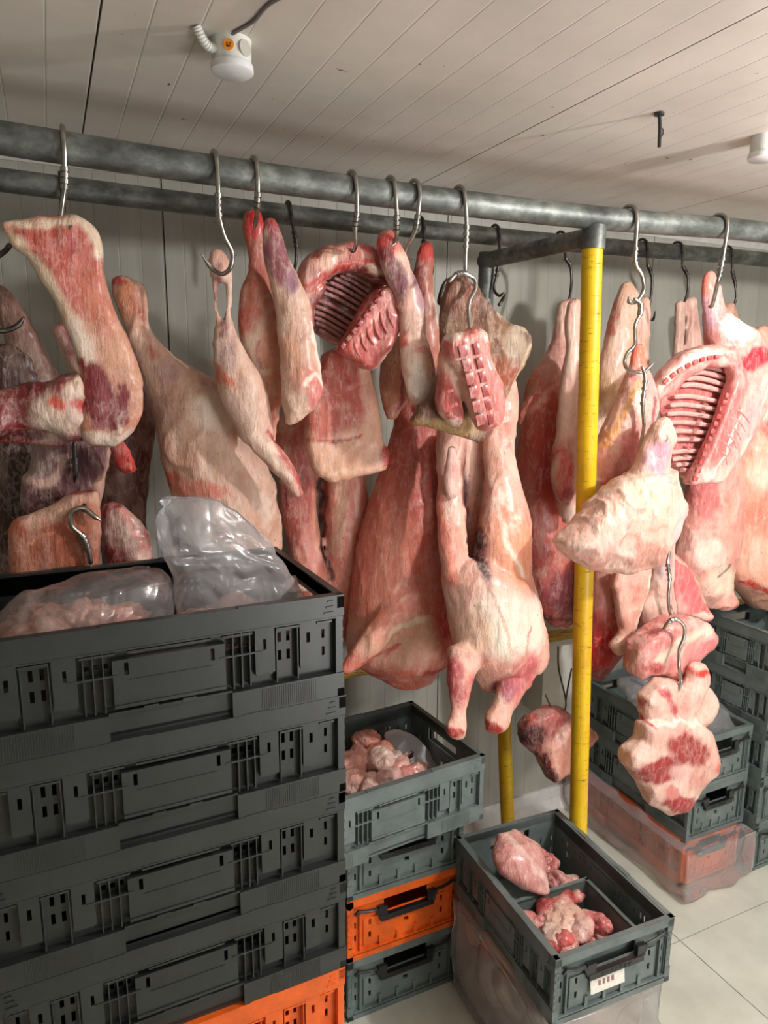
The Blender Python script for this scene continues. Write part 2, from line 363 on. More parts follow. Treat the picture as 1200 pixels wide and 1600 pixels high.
def modmesh(v, f, voxel=None, smooth=0):
    me = bpy.data.meshes.new('t'); me.from_pydata([tuple(x) for x in v], [], f)
    bm = bmesh.new(); bm.from_mesh(me); bmesh.ops.triangulate(bm, faces=[q for q in bm.faces if len(q.verts) > 4]); bmesh.ops.recalc_face_normals(bm, faces=bm.faces); bm.to_mesh(me); bm.free()
    o = bpy.data.objects.new('t', me); C.objects.link(o)
    if voxel: md = o.modifiers.new('r', 'REMESH'); md.mode = 'VOXEL'; md.voxel_size = voxel
    if smooth: md = o.modifiers.new('s', 'SMOOTH'); md.factor = .5; md.iterations = smooth
    dg = bpy.context.evaluated_depsgraph_get(); out = bpy.data.meshes.new_from_object(o.evaluated_get(dg))
    bpy.data.objects.remove(o); bpy.data.meshes.remove(me); return out
def getco(me):
    a = np.empty(len(me.vertices) * 3, np.float32); me.vertices.foreach_get('co', a); return a.reshape(-1, 3).astype(float)
def getfaces(me): return [tuple(p.vertices) for p in me.polygons]
def pillow(mb, poly, Y, t, R=None, tilt=(0, 0), edge=.35, back=1.0, voxel=.008):
    """cushion-like slab: outline at depth Y, thickness t in the middle, rounded over distance R at the rim; tilt leans it"""
    W = [P(x, y, Y) for x, y in poly]; Q = np.array([(p[0], p[2]) for p in W]); R = R or t
    tri = tessellate_polygon([[Vector((q[0], q[1], 0)) for q in Q]])
    n = len(Q); v = [(q[0], Y - t / 2, q[1]) for q in Q] + [(q[0], Y + t / 2, q[1]) for q in Q]
    f = [tuple(x) for x in tri] + [tuple(n + i for i in x)[::-1] for x in tri] + [(i, (i + 1) % n, n + (i + 1) % n, n + i) for i in range(n)]
    me = modmesh(v, f, voxel, 2); co = getco(me); d = np.full(len(co), 9.)
    p = co[:, (0, 2)]
    for i in range(n):
        a, b = Q[i], Q[(i + 1) % n]; ab = b - a; tt = np.clip(((p - a) @ ab) / (ab @ ab + 1e-12), 0, 1)
        d = np.minimum(d, np.linalg.norm(p - a - tt[:, None] * ab, axis=1))
    k = np.clip(d / R, 0, 1); prof = edge + (1 - edge) * np.sqrt(1 - (1 - k) ** 2)
    yy = (co[:, 1] - Y) * prof; yy = np.where(yy > 0, yy * back, yy)
    cx, cz = Q.mean(0)
    co[:, 1] = Y + yy + tilt[0] * (co[:, 0] - cx) + tilt[1] * (co[:, 2] - cz)
    n0 = len(mb.v); mb.v += [tuple(x) for x in co]; mb.f += [tuple(n0 + i for i in q) for q in getfaces(me)]
    bpy.data.meshes.remove(me)
FAT = (230, 204, 188); WHITE = (236, 218, 206); PINK = (210, 140, 124); RED = (176, 52, 46); DARK = (92, 26, 30); TAN = (214, 172, 142); PURP = (128, 84, 92)
ORG = (205, 104, 78); ROSE = (222, 150, 138); BRN = (128, 78, 56); BLOOD = (200, 34, 28); MUSC = (142, 42, 44)
def E_(px, py, rx, ry, col, rot=0, soft=.35, amt=1, Yb=None): return ('e', px, py, rx, ry, rot, col, soft, amt, Yb)
def S_(pts, wd, col, soft=.5, amt=1): return ('s', pts, wd, col, soft, amt)
_seed = [3]
def colours(co, Y, base, c2, mixamt, white, paint, sc_=7.):
    _seed[0] += 11; s = _seed[0]; N = len(co)
    col = np.tile(lin(base), (N, 1))
    n1 = fbm(co * sc_, s); k = ss(-.15, .35, n1)[:, None] * mixamt; col = col * (1 - k) + lin(c2) * k
    n5 = fbm(co * np.array([17, 17, 9.]) + fbm(co * 9, s + 41)[:, None] * 1.3, s + 43, 4); k = (ss(.12, .5, n5) * .42)[:, None]; col = col * (1 - k) + col * lin((196, 130, 120)) * k
    n6 = fbm(co * np.array([11, 11, 6.]) + fbm(co * 8, s + 47)[:, None] * 1.5, s + 49, 4); k = (ss(.16, .45, n6) * .5 * min(1, white * 2))[:, None]; col = col * (1 - k) + lin((236, 214, 200)) * k
    n2 = fbm(co * np.array([26, 26, 7.]), s + 5); k = ss(.05, .45, n2)[:, None] * white; col = col * (1 - k) + lin(FAT) * k
    wob = fbm(co * 24, s + 9, 4); wob2 = fbm(co * 24, s + 19, 4); mod = np.clip(1.0 + .75 * fbm(co * np.array([30, 30, 16.]), s + 27, 3), .25, 1)
    px = co[:, 0] + wob * .017; pz = co[:, 2] + wob2 * .022
    for q in paint:
        if q[0] == 'e':
            _, x, y, rx, ry, rot, c, soft, amt, Yb = q; Yq = Yb or Y; c0 = P(x, y, Yq); ca, sa = math.cos(math.radians(rot)), math.sin(math.radians(rot))
            a = P(x + rx * ca, y + rx * sa, Yq) - c0; b = P(x - ry * sa, y + ry * ca, Yq) - c0
            M = np.linalg.inv(np.array([[a[0], b[0]], [a[2], b[2]]])); uv = np.stack([px - c0[0], pz - c0[2]], 1) @ M.T
            d = np.linalg.norm(uv, axis=1); k = 1 - ss(1 - soft, 1 + soft, d)
        else:
            _, pts, wd, c, soft, amt = q; Q = [P(x, y, Y) for x, y in pts]; Q = np.array([(p[0], p[2]) for p in Q])
            ww = wd * Y / 1000.; d = np.full(N, 9.); pp = np.stack([px, pz], 1)
            for i in range(len(Q) - 1):
                a, b = Q[i], Q[i + 1]; ab = b - a; tt = np.clip(((pp - a) @ ab) / (ab @ ab + 1e-12), 0, 1)
                d = np.minimum(d, np.linalg.norm(pp - a - tt[:, None] * ab, axis=1))
            k = 1 - ss(ww * (1 - soft) / 2, ww * (1 + soft) / 2, d)
        k = np.clip(k * amt * mod, 0, 1)[:, None]; col = col * (1 - k) + lin(c) * k
    return col * (1 + .10 * fbm(co * 40, s + 33, 2))[:, None]
def meat(name, label, cat, Y, lofts=(), pillows=(), base=PINK, c2=ROSE, mix=.7, white=.35, paint=(), voxel=.006, disp=.004, mat=None, parent=None, group=None, smooth=3, rag=0):
    mb = MB()
    for L in lofts: loft(mb, L, Y)
    for p in pillows:
        p = dict(p); poly = p.pop('poly'); dy = p.pop('dy', 0); pillow(mb, poly, Y + dy, **p)
    me = modmesh(mb.v, mb.f, voxel, smooth)
    co = getco(me); nr = np.empty(len(co) * 3, np.float32); me.vertices.foreach_get('normal', nr); nr = nr.reshape(-1, 3)
    s = _seed[0]
    if disp:
        d = fbm(co * np.array([16, 16, 9.]), s + 1, 2) * disp + (1 - np.abs(fbm(co * np.array([38, 38, 18.]), s + 2, 2)) * 2) * disp * .35
        wp = co * np.array([13, 13, 5.]) + fbm(co * 7, s + 51)[:, None] * 1.2; rd = 1 - np.abs(vn(wp, s + 53)) * 2.2; d = d + np.clip(rd, 0, 1) ** 2 * disp * 1.0 - disp * .25
        if rag: d = d + np.maximum(0, fbm(co * 70, s + 3, 2)) * rag
        co = co + nr * d[:, None]
    col = colours(co, Y, base, c2, mix, white, paint)
    org = np.array([co[:, 0].mean(), co[:, 1].mean(), co[:, 2].max()])
    if parent is not None: org = np.array(parent['_org'])
    me.vertices.foreach_set('co', (co - org).astype(np.float32).ravel())
    a = me.color_attributes.new('Col', 'FLOAT_COLOR', 'POINT')
    a.data.foreach_set('color', np.concatenate([np.clip(col, 0, 1), np.ones((len(col), 1))], 1).astype(np.float32).ravel())
    me.polygons.foreach_set('use_smooth', [True] * len(me.polygons)); me.name = name
    me.materials.clear(); me.materials.append(mat or FLESH)
    if parent is None:
        o = obj(name, me, None, None, tuple(org)); o['_org'] = [float(x) for x in org]; tag(o, label, cat, group)
    else: o = obj(name, me, None, parent)
    return o
def tubes_part(parent, name, pts3, r, colr, mat=None, seg=8):
    org = np.array(parent['_org']); m = MB(); c = crom([np.array(p) - org for p in pts3], 5); rr = np.full(len(c), r); rr[0] = rr[-1] = r * .5
    m.tube(c, rr, seg); o = m.build(name, mat or FLESH, parent, smooth=True)
    a = o.data.color_attributes.new('Col', 'FLOAT_COLOR', 'POINT'); a.data.foreach_set('color', np.tile(np.append(lin(colr), 1), len(o.data.vertices)).astype(np.float32)); return o
def block_part(parent, name, c3, hx, hy, hz, ang, colr, mat=None):
    org = np.array(parent['_org']); m = MB(); ca, sa = math.cos(ang), math.sin(ang)
    m.obox(np.array(c3) - org, np.array((ca, 0, sa)) * hx, (0, hy, 0), np.array((-sa, 0, ca)) * hz)
    o = m.build(name, mat or WET, parent, smooth=True, bevel=min(hx, hy, hz) * .5)
    a = o.data.color_attributes.new('Col', 'FLOAT_COLOR', 'POINT'); a.data.foreach_set('color', np.tile(np.append(lin(colr), 1), len(o.data.vertices)).astype(np.float32)); return o
# ------------------------------------------------------------------ folding crates
def perf(mb, u0, u1, v0, v1, o0, o1, holes, T):
    us = sorted({u0, u1, *[h[0] for h in holes], *[h[1] for h in holes]}); us = [u for u in us if u0 <= u <= u1]
    vs = sorted({v0, v1, *[h[2] for h in holes], *[h[3] for h in holes]}); vs = [v for v in vs if v0 <= v <= v1]
    for j in range(len(vs) - 1):
        vm = (vs[j] + vs[j + 1]) / 2; st = None
        for i in range(len(us)):
            solid = False
            if i < len(us) - 1:
                um = (us[i] + us[i + 1]) / 2; solid = not any(h[0] < um < h[1] and h[2] < vm < h[3] for h in holes)
            if solid and st is None: st = us[i]
            if not solid and st is not None: T(mb, st, us[i], o0, o1, vs[j], vs[j + 1]); st = None
def wall_T(side, L, W):
    # maps (u along the wall, o outward from the outer face, v up) to crate coordinates
    def T(mb, u0, u1, o0, o1, v0, v1):
        if side == 0: mb.box(u0, u1, -W / 2 - o1, -W / 2 - o0, v0, v1)
        elif side == 1: mb.box(-u1, -u0, W / 2 + o0, W / 2 + o1, v0, v1)
        elif side == 2: mb.box(L / 2 + o0, L / 2 + o1, u0, u1, v0, v1)
        else: mb.box(-L / 2 - o1, -L / 2 - o0, -u1, -u0, v0, v1)
    return T
def long_wall(side, L, W, H, mat):
    s = L / .65; k = H / .206; T = wall_T(side, L, W); mb = MB()
    def u(x): return x * s
    def v(x): return H - x * k          # measured down from the rim
    h = []
    for sg in (-1, 1):
        def R(a, b, c, d): h.append((min(sg * u(a), sg * u(b)), max(sg * u(a), sg * u(b)), v(d), v(c)))
        R(.069, .076, .068, .090)
        R(.153 + .012, .171, .066, .086)
        for x in (.197, .214): R(x, x + .007, .062, .082); R(x, x + .007, .098, .118)
        R(.249, .256, .066, .086)
        for c in (.070, .105): R(.285, .291, c, c + .018)
        for x in (.100, .115, .130): R(x, x + .009, .052, .060); R(x, x + .008, .070, .080)
    R = None
    h.append((u(-.065), u(.065), v(.060), v(.050)))
    Hh = h
    perf(mb, -L / 2 + .006, L / 2 - .006, .006, H - .004, -.020, -.017, Hh, T)   # recessed web
    P0, P1 = -.012, -.002
    def proud(a, b, c, d, out=P1): perf(mb, a, b, v(d), v(c), -.017, out, [q for q in Hh], T)
    proud(u(-.095), u(.095), .062, .146)
    T(mb, u(-.07), u(.07), -.002, -.0008, v(.100), v(.0985))
    T(mb, u(-.095), u(.095), -.017, .0, v(.148), v(.142))
    for sg in (-1, 1):
        for a, b in ((.150, .187), (.236, .268)):
            a2, b2 = sorted((sg * u(a), sg * u(b))); proud(a2, b2, .040, .132)
            T(mb, a2 + .003, b2 - .003, -.017, -.008, v(.138), v(.132))
        for x in (.108, .124, .139): T(mb, *sorted((sg * u(x), sg * u(x + .0022))), -.017, -.001, v(.152), v(.045))
        T(mb, *sorted((sg * u(.085), sg * u(.165))), -.017, -.0005, v(.090), v(.087))
        T(mb, *sorted((sg * u(.190), sg * u(.192))), -.017, -.003, v(.155), v(.045))
        T(mb, *sorted((sg * u(.231), sg * u(.233))), -.017, -.003, v(.155), v(.045))
        for q in range(3): T(mb, *sorted((sg * u(.292 - .004 * q), sg * u(.303))), -.002, .002, v(.012 + .011 * q), v(.009 + .011 * q))
    # lip ledge under the rim
    for a, b in ((-.30, -.27), (-.235, -.19), (-.145, -.09), (-.07, .07), (.09, .145), (.19, .235), (.27, .30)): T(mb, u(a), u(b), -.017, .0, v(.052), v(.048))
    T(mb, -L / 2 + .004, L / 2 - .004, -.017, 0, v(.046), v(.0425))
    o = [mb]
    rim = MB(); T(rim, -L / 2, L / 2, -.020, 0, v(.042), H - .001)
    T(rim, -L / 2, L / 2, -.014, .001, H - .003, H)
    T(rim, u(-.11), u(-.05), -.012, .0015, H - .001, H + .002); T(rim, u(.12), u(.17), -.012, .0015, H - .001, H + .002)
    bs = MB(); T(bs, -L / 2, -u(.105), -.018, 0, .0, v(.158)); T(bs, u(.105), L / 2, -.018, 0, .0, v(.158)); T(bs, -u(.105), u(.105), -.020, -.012, .0, v(.160))
    T(bs, -u(.105), u(.105), -.012, 0, v(.1565), v(.1535))
    for x in (-.045, .02): T(bs, u(x), u(x + .018), -.01, .001, v(.154), v(.1505)); T(bs, u(x) - .003, u(x), -.01, .001, v(.1565), v(.1505)); T(bs, u(x + .018), u(x + .018) + .003, -.01, .001, v(.1565), v(.1505))
    for sg in (-1, 1):
        for q in range(26):
            x = .16 + q * .0042
            T(bs, *sorted((sg * u(x), sg * u(x + .0017))), 0, .0008, .004, v(.162))
    return rim, mb, bs
def short_wall(side, L, W, H, mat):
    T = wall_T(side, L, W); k = H / .206; mb = MB()
    def v(x): return H - x * k
    w2 = W / 2; f = w2 / .2
    h = [(-.075 * f, .075 * f, v(.078), v(.036))]
    for sg in (-1, 1):
        for c in (.085, .128): h.append((*sorted((sg * .120 * f, sg * .128 * f)), v(c + .020), v(c)))
        for c in (.085, .128): h.append((*sorted((sg * .168 * f, sg * .174 * f)), v(c + .020), v(c)))
    h.append((-.008, .008, v(.134), v(.120)))
    perf(mb, -w2 + .006, w2 - .006, .006, H - .004, -.014, -.010, h, T)
    perf(mb, -.145 * f, .145 * f, v(.172), v(.080), -.010, -.006, h, T)
    for x in (-.09, -.03, .03, .09): T(mb, (x - .005) * f, (x + .005) * f, -.010, -.001, v(.184), v(.150))
    for sg in (-1, 1):
        T(mb, *sorted((sg * .155 * f, sg * .160 * f)), -.010, -.001, v(.180), v(.045))
        T(mb, *sorted((sg * .182 * f, sg * .186 * f)), -.010, -.001, v(.180), v(.02))
        for q in range(7): T(mb, *sorted((sg * (w2 - .004), sg * (w2 - .014))), -.010, .0, v(.030 + q * .022), v(.024 + q * .022))
    rim = MB(); T(rim, -w2, w2, -.014, 0, v(.026), H - .001); T(rim, -w2, w2, -.014, .001, H - .003, H)
    bs = MB(); T(bs, -w2, w2, -.014, 0, 0, v(.190)); T(bs, -w2 + .01, w2 - .01, -.01, .001, v(.184), v(.180))
    # handle
    hd = MB()
    def q(u, o, vv):
        if side == 0: return (u, -W / 2 - o, vv)
        if side == 1: return (-u, W / 2 + o, vv)
        if side == 2: return (L / 2 + o, u, vv)
        return (-L / 2 - o, -u, vv)
    # u,o,v swapped for end walls: the wall frame helper already knows the side
    hd.tube([q(u_ * f, .002, v(z_)) for u_, z_ in ((-.175, .050), (-.165, .040), (-.14, .048), (-.12, .052), (-.105, .052), (-.095, .074), (-.085, .086))], .0052, 8)
    hd.tube([q(-u_ * f, .002, v(z_)) for u_, z_ in ((-.175, .050), (-.165, .040), (-.14, .048), (-.12, .052), (-.105, .052), (-.095, .074), (-.085, .086))], .0052, 8)
    T(hd, -.092 * f, .092 * f, -.006, .008, v(.096), v(.078)); T(hd, -.098 * f, -.070 * f, -.006, .006, v(.082), v(.048)); T(hd, .070 * f, .098 * f, -.006, .006, v(.082), v(.048))
    for i in range(7): T(hd, (-.05 + i * .015) * f, (-.043 + i * .015) * f, .008, .0095, v(.092), v(.083))
    return rim, mb, bs, hd
_cr = {}
def crate_parts(L, W, H, mat, key):
    k = (L, W, H, key)
    if k not in _cr:
        out = []
        for s in (0, 1):
            a, b, c = long_wall(s, L, W, H, mat)
            out += [('rim', a.build('rim', mat, link=False)), ('side_wall', b.build('side_wall', mat, link=False)), ('base_rail', c.build('base_rail', mat, link=False))]
        for s in (2, 3):
            a, b, c, d = short_wall(s, L, W, H, mat)
            out += [('rim', a.build('rim', mat, link=False)), ('end_wall', b.build('end_wall', mat, link=False)), ('base_rail', c.build('base_rail', mat, link=False)), ('handle', d.build('handle', HND, link=False, smooth=True))]
        fb = MB(); fb.box(-L / 2 + .012, L / 2 - .012, -W / 2 + .012, W / 2 - .012, .006, .012)
        for i in range(1, 12): x = -L / 2 + L * i / 12; fb.box(x - .0012, x + .0012, -W / 2 + .014, W / 2 - .014, .001, .006)
        for i in range(1, 8): y = -W / 2 + W * i / 8; fb.box(-L / 2 + .014, L / 2 - .014, y - .0012, y + .0012, .001, .006)
        out.append(('floor_panel', fb.build('floor_panel', mat, link=False)))
        for sx in (-1, 1):
            for sy in (-1, 1):
                ps = MB(); ps.box(*sorted((sx * (L / 2 - .002), sx * (L / 2 - .016))), *sorted((sy * (W / 2 - .002), sy * (W / 2 - .016))), .002, H - .004)
                out.append(('corner_post', ps.build('corner_post', mat, link=False)))
        _cr[k] = out
    return _cr[k]
def crate(corner, L, W, H, yaw, mat, key, label, group=None, ref='near_right', turn=0):
    """corner: (x, y, z of the RIM) of the named corner; yaw in degrees; turn=90 shows the short end to the front"""
    a = math.radians(yaw); cx, sx = math.cos(a), math.sin(a)
    fw, fd = (L, W) if not turn else (W, L)
    ux = -fw / 2 if ref == 'near_right' else fw / 2
    o = Vector((corner[0] + ux * cx - fd / 2 * sx, corner[1] + ux * sx + fd / 2 * cx, corner[2] - H))
    c = tag(empty('folding_crate', o, a + math.radians(turn)), label, 'crate', group)
    for nm, me in crate_parts(L, W, H, mat, key): obj(nm, me, None, c)
    return c
G1 = 'tall stack of charcoal crates in the left foreground'
mz, mx, my = 1.543, .482, 1.206
words = ['topmost charcoal crate of the tall left stack, open and holding plastic bags', 'charcoal crate second from the top of the tall left stack', 'charcoal crate third from the top of the tall left stack', 'charcoal crate directly above the orange one in the tall left stack', 'orange crate low in the tall left stack, at the bottom edge of the photo', 'grey crate hidden under the orange crate of the tall left stack', 'lowest grey crate of the tall left stack, on the pallet']
HS = .206
for i, wd in enumerate(words):
    crate((mx + (0, .003, .001, .002, -.001, 0, 0)[i], my, mz - HS * i), .65, .425, HS, 1.2, ORN if i == 4 else BLK, 'o' if i == 4 else 'b', wd, G1)
zb = mz - HS * 7
m = MB(); m.box(-.32, .32, -.20, .20, zb - .025, zb - .001)
for x in (-.28, 0, .28):
    for y in (-.16, .16): m.box(x - .04, x + .04, y - .035, y + .035, 0, zb - .025)
tag(m.build('pallet', HND, None, (mx - .325, my + .21, 0)), 'low black plastic pallet under the tall left stack of crates', 'pallet')
G2 = 'short mixed stack of crates beside the tall one'
crate((1.105, 1.63, .84), .60, .415, .21, 4.8, GRY, 'g', 'grey crate turned lengthwise on the short middle stack, full of pale meat pieces', G2)
crate((1.09, 1.71, .63), .60, .40, .21, 0, GRY, 'g', 'grey crate just under the meat-filled crate of the short middle stack', G2, turn=90)
crate((1.09, 1.71, .42), .60, .40, .21, 0, ORN, 'o', 'bright orange crate with black handle in the short middle stack', G2, turn=90)
crate((1.09, 1.71, .21), .60, .40, .21, 0, GRY, 'g', 'grey crate standing on the floor below the orange one of the middle stack', G2, turn=90)
crate((1.037, 1.19, .53), .52, .385, .20, -2.5, GRY, 'g', 'open grey crate standing alone in front of the yellow post, holding two heaps of meat', None, ref='near_left', turn=90)
G3 = 'crates stacked by the back wall right of the yellow post'
crate((2.08, 1.70, .63), .62, .315, .21, 0, GRY, 'g', 'upper grey crate right of the yellow post, lined with clear plastic', G3, ref='near_left', turn=90)
crate((2.08, 1.70, .42), .62, .315, .21, 0, GRY, 'g', 'lower grey crate right of the yellow post, on the bagged orange crate', G3, ref='near_left', turn=90)
crate((2.08, 1.71, .21), .62, .315, .20, 0, ORN, 'o', 'orange crate on the floor wrapped in a clear plastic bag', G3, ref='near_left', turn=90)
G4 = 'stack of grey crates cut off by the right edge of the photo'
for i in range(5):
    crate((2.42, 1.66, 1.0 - .2 * i), .34, .40, .20, 0, GRY, 'g', ('grey crate in the stack at the right edge, ' + ['topmost', 'second from the top', 'in the middle', 'second from the floor', 'lowest and on the floor'][i]), G4, ref='near_left', turn=90)
for i in range(3):
    crate((2.43, 2.02, .66 - .22 * i), .60, .32, .22, 0, ORN, 'o', 'orange crate by the back wall behind the right grey crates, ' + ['top of its pile', 'middle of its pile', 'bottom of its pile'][i], 'orange pile behind the grey crates', ref='near_left')
# ------------------------------------------------------------------ film bags
def bag(name, label, secs, Y, mat, amp=.012, n=40, fr=(16, 16, 12), cuts=6):
    mb = MB(); loft(mb, secs, Y, n)
    me = modmesh(mb.v, mb.f, None, 0); bm = bmesh.new(); bm.from_mesh(me); bm.to_mesh(me); bm.free()
    o = bpy.data.objects.new('t', me); C.objects.link(o); md = o.modifiers.new('s', 'SUBSURF'); md.levels = 2; md.subdivision_type = 'SIMPLE'
    me2 = bpy.data.meshes.new_from_object(o.evaluated_get(bpy.context.evaluated_depsgraph_get())); bpy.data.objects.remove(o)
    co = getco(me2); nr = np.empty(len(co) * 3, np.float32); me2.vertices.foreach_get('normal', nr); nr = nr.reshape(-1, 3)
    crumple(co, nr, me2, amp, fr); org = co.mean(0)
    co2 = getco(me2) - org; me2.vertices.foreach_set('co', co2.astype(np.float32).ravel()); me2.polygons.foreach_set('use_smooth', [True] * len(me2.polygons))
    me2.name = name; me2.materials.clear(); me2.materials.append(mat)
    return tag(obj(name, me2, None, None, tuple(org)), label, 'bag')
def crumple(co, nr, me, amp, fr):
    fr = np.array(fr, float); _seed[0] += 7; s = _seed[0]
    wv = co * fr * .45 + fbm(co * 4, s + 5)[:, None]; d = (np.abs(vn(wv, s)) - .4) * 1.5 + (np.abs(vn(wv * 2.1, s + 1)) - .4) * .6 + (np.abs(vn(wv * 4.7, s + 2)) - .4) * .16
    me.vertices.foreach_set('co', (co + nr * (d * amp)[:, None]).astype(np.float32).ravel())
bag('plastic_bag', 'tall peaked clear plastic bag standing up in the topmost left crate', [(245, 790, 262, 768, 0, .3), (236, 800, 330, 770, 0, .25), (238, 830, 385, 800, 0, .3), (244, 860, 425, 840, 0, .35), (256, 890, 446, 870, 0, .4), (266, 920, 460, 900, 0, .4), (270, 960, 474, 940, 0, .4), (272, 985, 478, 965, 0, .4)], 1.38, FILMB, .018)
bag('plastic_bag', 'low crumpled clear plastic bag over meat at the left end of the topmost crate', [(90, 915, 235, 888, 0, .5), (40, 925, 256, 890, 0, .6), (10, 945, 268, 905, 0, .6), (-20, 975, 275, 930, 0, .6), (-40, 1010, 272, 960, 0, .6)], 1.40, FILM, .016)
# ------------------------------------------------------------------ meat, left to right
m1 = meat('lamb_flank', 'large tan and red flank slab hanging at the far left with a fatty edge', 'meat', 1.62, pillows=[dict(poly=[(4, 350), (20, 345), (60, 340), (110, 336), (135, 344), (153, 362), (161, 390), (161, 420), (168, 450), (180, 490), (200, 530), (215, 565), (223, 600), (224, 640), (210, 675), (185, 695), (140, 698), (126, 680), (126, 640), (130, 600), (126, 570), (110, 530), (92, 490), (75, 455), (45, 405), (12, 384), (18, 366), (4, 362)], t=.05, R=.03, tilt=(.1, 0))],
    base=(208, 150, 122), c2=(196, 128, 104), white=.2, disp=.004, paint=[E_(95, 400, 62, 58, (178, 72, 56), 0, .35, 1.3), E_(128, 440, 34, 60, (190, 92, 78)), E_(150, 470, 24, 60, (196, 112, 88), -20), E_(55, 385, 40, 16, (180, 70, 52)), S_([(20, 352), (70, 350), (120, 340), (150, 362), (158, 400)], 13, (230, 205, 180)), S_([(14, 386), (48, 408), (80, 452), (106, 500), (128, 545)], 20, (226, 200, 172)), S_([(120, 515), (140, 570), (165, 610), (180, 660)], 15, (228, 206, 190)), E_(152, 618, 24, 50, (124, 34, 38), -8, .2, 1.6), S_([(178, 632), (172, 655)], 15, (124, 34, 38), .3, 1.5), S_([(192, 612), (196, 656)], 15, (124, 34, 38), .3, 1.5), E_(165, 684, 48, 12, (232, 212, 196)), S_([(128, 560), (134, 600), (132, 650)], 5, (150, 40, 40)), S_([(108, 373), (118, 395)], 4, (150, 50, 60))])
meat('shoulder_cut', 'dark red shoulder cut with a white fat end, left of the flank slab', 'meat', 1.64, lofts=[[(-60, 628, -50, 672, 0, .6), (-20, 614, 0, 684, 0, .6), (25, 606, 34, 676, 0, .6), (60, 598, 60, 672, -.01, .6), (104, 588, 112, 690, -.01, .55), (130, 588, 136, 690, .01, .4)], [(-20, 640, -10, 690, .02, .6), (30, 650, 40, 694, .02, .6), (90, 655, 100, 700, .02, .6)], [(60, 600, 70, 640, -.02, .5), (100, 590, 105, 650, -.03, .5), (126, 590, 130, 640, -.02, .4)]],
    base=MUSC, c2=(118, 34, 40), white=.35, mat=WET, disp=.006, rag=.004, paint=[E_(95, 650, 46, 34, (234, 208, 190), 10, .3), E_(120, 605, 22, 16, (230, 200, 180)), E_(92, 632, 20, 12, (214, 80, 56), 40), S_([(120, 628), (136, 640)], 10, BLOOD), E_(20, 680, 60, 10, (90, 28, 34))])
meat('meat_strip', 'small red and white strip behind the flank slab at the far left', 'meat', 1.74, lofts=[[(78, 512, 104, 506), (86, 530, 114, 528), (96, 556, 128, 552), (112, 585, 138, 580)]], base=(220, 176, 158), c2=ROSE, voxel=.005, paint=[S_([(98, 508), (112, 535), (128, 570)], 13, (140, 34, 38))])
meat('ribcage_section', 'dark purple rib section with pale edges under the left flank slab', 'meat', 1.78, pillows=[dict(poly=[(52, 690), (100, 680), (180, 680), (170, 720), (160, 770), (150, 815), (60, 815), (34, 790), (33, 745), (48, 735)], t=.07, R=.03)], base=(112, 66, 74), c2=(150, 96, 100), white=.3,
    paint=[S_([(176, 690), (168, 730), (156, 790)], 12, (226, 178, 158)), S_([(40, 745), (62, 760), (90, 740), (98, 715)], 11, (214, 172, 160)), E_(78, 775, 32, 10, (70, 24, 30)), E_(128, 720, 16, 22, (84, 32, 42)), S_([(120, 700), (118, 770)], 6, (70, 26, 34))])
meat('breast_flap', 'smooth brown-orange breast slab with a fat rim at the lower left, above the crate', 'meat', 1.70, pillows=[dict(poly=[(14, 830), (20, 812), (45, 804), (80, 790), (110, 772), (152, 764), (156, 800), (155, 850), (152, 895), (20, 910), (12, 870)], t=.06, R=.03)], base=(196, 112, 80), c2=(176, 92, 70), white=.15,
    paint=[S_([(50, 806), (90, 792), (118, 776), (154, 770)], 17, (226, 180, 158)), S_([(70, 782), (110, 770), (150, 764)], 5, (170, 44, 40)), S_([(42, 850), (60, 832), (84, 822)], 3, (226, 160, 120))])
meat('shank_cut', 'torn dark red shank cut at the crate rim left of the clear bag', 'meat', 1.76, lofts=[[(158, 800, 185, 786), (158, 830, 215, 810), (160, 860, 232, 840), (164, 890, 240, 870), (170, 915, 240, 905)]], base=(128, 34, 40), c2=(160, 54, 54), white=.55, mat=WET, rag=.006, paint=[S_([(190, 800), (215, 830), (228, 862)], 10, (224, 150, 140), .8), E_(222, 868, 16, 14, (234, 190, 176))])
meat('red_trim', 'small ragged red scrap hanging right below the flank slab', 'meat', 1.70, lofts=[[(172, 700, 192, 688), (176, 715, 202, 705), (180, 728, 208, 722), (190, 738, 214, 732)]], base=(190, 48, 38), c2=(150, 26, 26), white=.3, voxel=.005, rag=.005)
for (nm, lab, secs, col_) in (('goat_carcass', 'shadowed dark carcass hanging behind at the far left edge', [V(560, -50, 60), V(640, -50, 90), V(720, -50, 110), V(800, -50, 100), V(900, -40, 90)], (74, 36, 32)),  # base colour darkened to carry the shade at the far left
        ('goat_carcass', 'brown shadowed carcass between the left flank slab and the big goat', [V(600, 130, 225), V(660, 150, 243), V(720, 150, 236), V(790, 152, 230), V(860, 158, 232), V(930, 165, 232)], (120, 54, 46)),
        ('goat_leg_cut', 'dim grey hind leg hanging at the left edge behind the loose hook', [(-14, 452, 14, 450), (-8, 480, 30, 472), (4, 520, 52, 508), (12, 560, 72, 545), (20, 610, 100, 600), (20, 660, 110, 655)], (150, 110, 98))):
    meat(nm, lab, 'carcass' if 'carcass' in nm else 'meat', 2.0, lofts=[secs], base=col_, c2=tuple(int(x * .8) for x in col_), white=.2, voxel=.008)
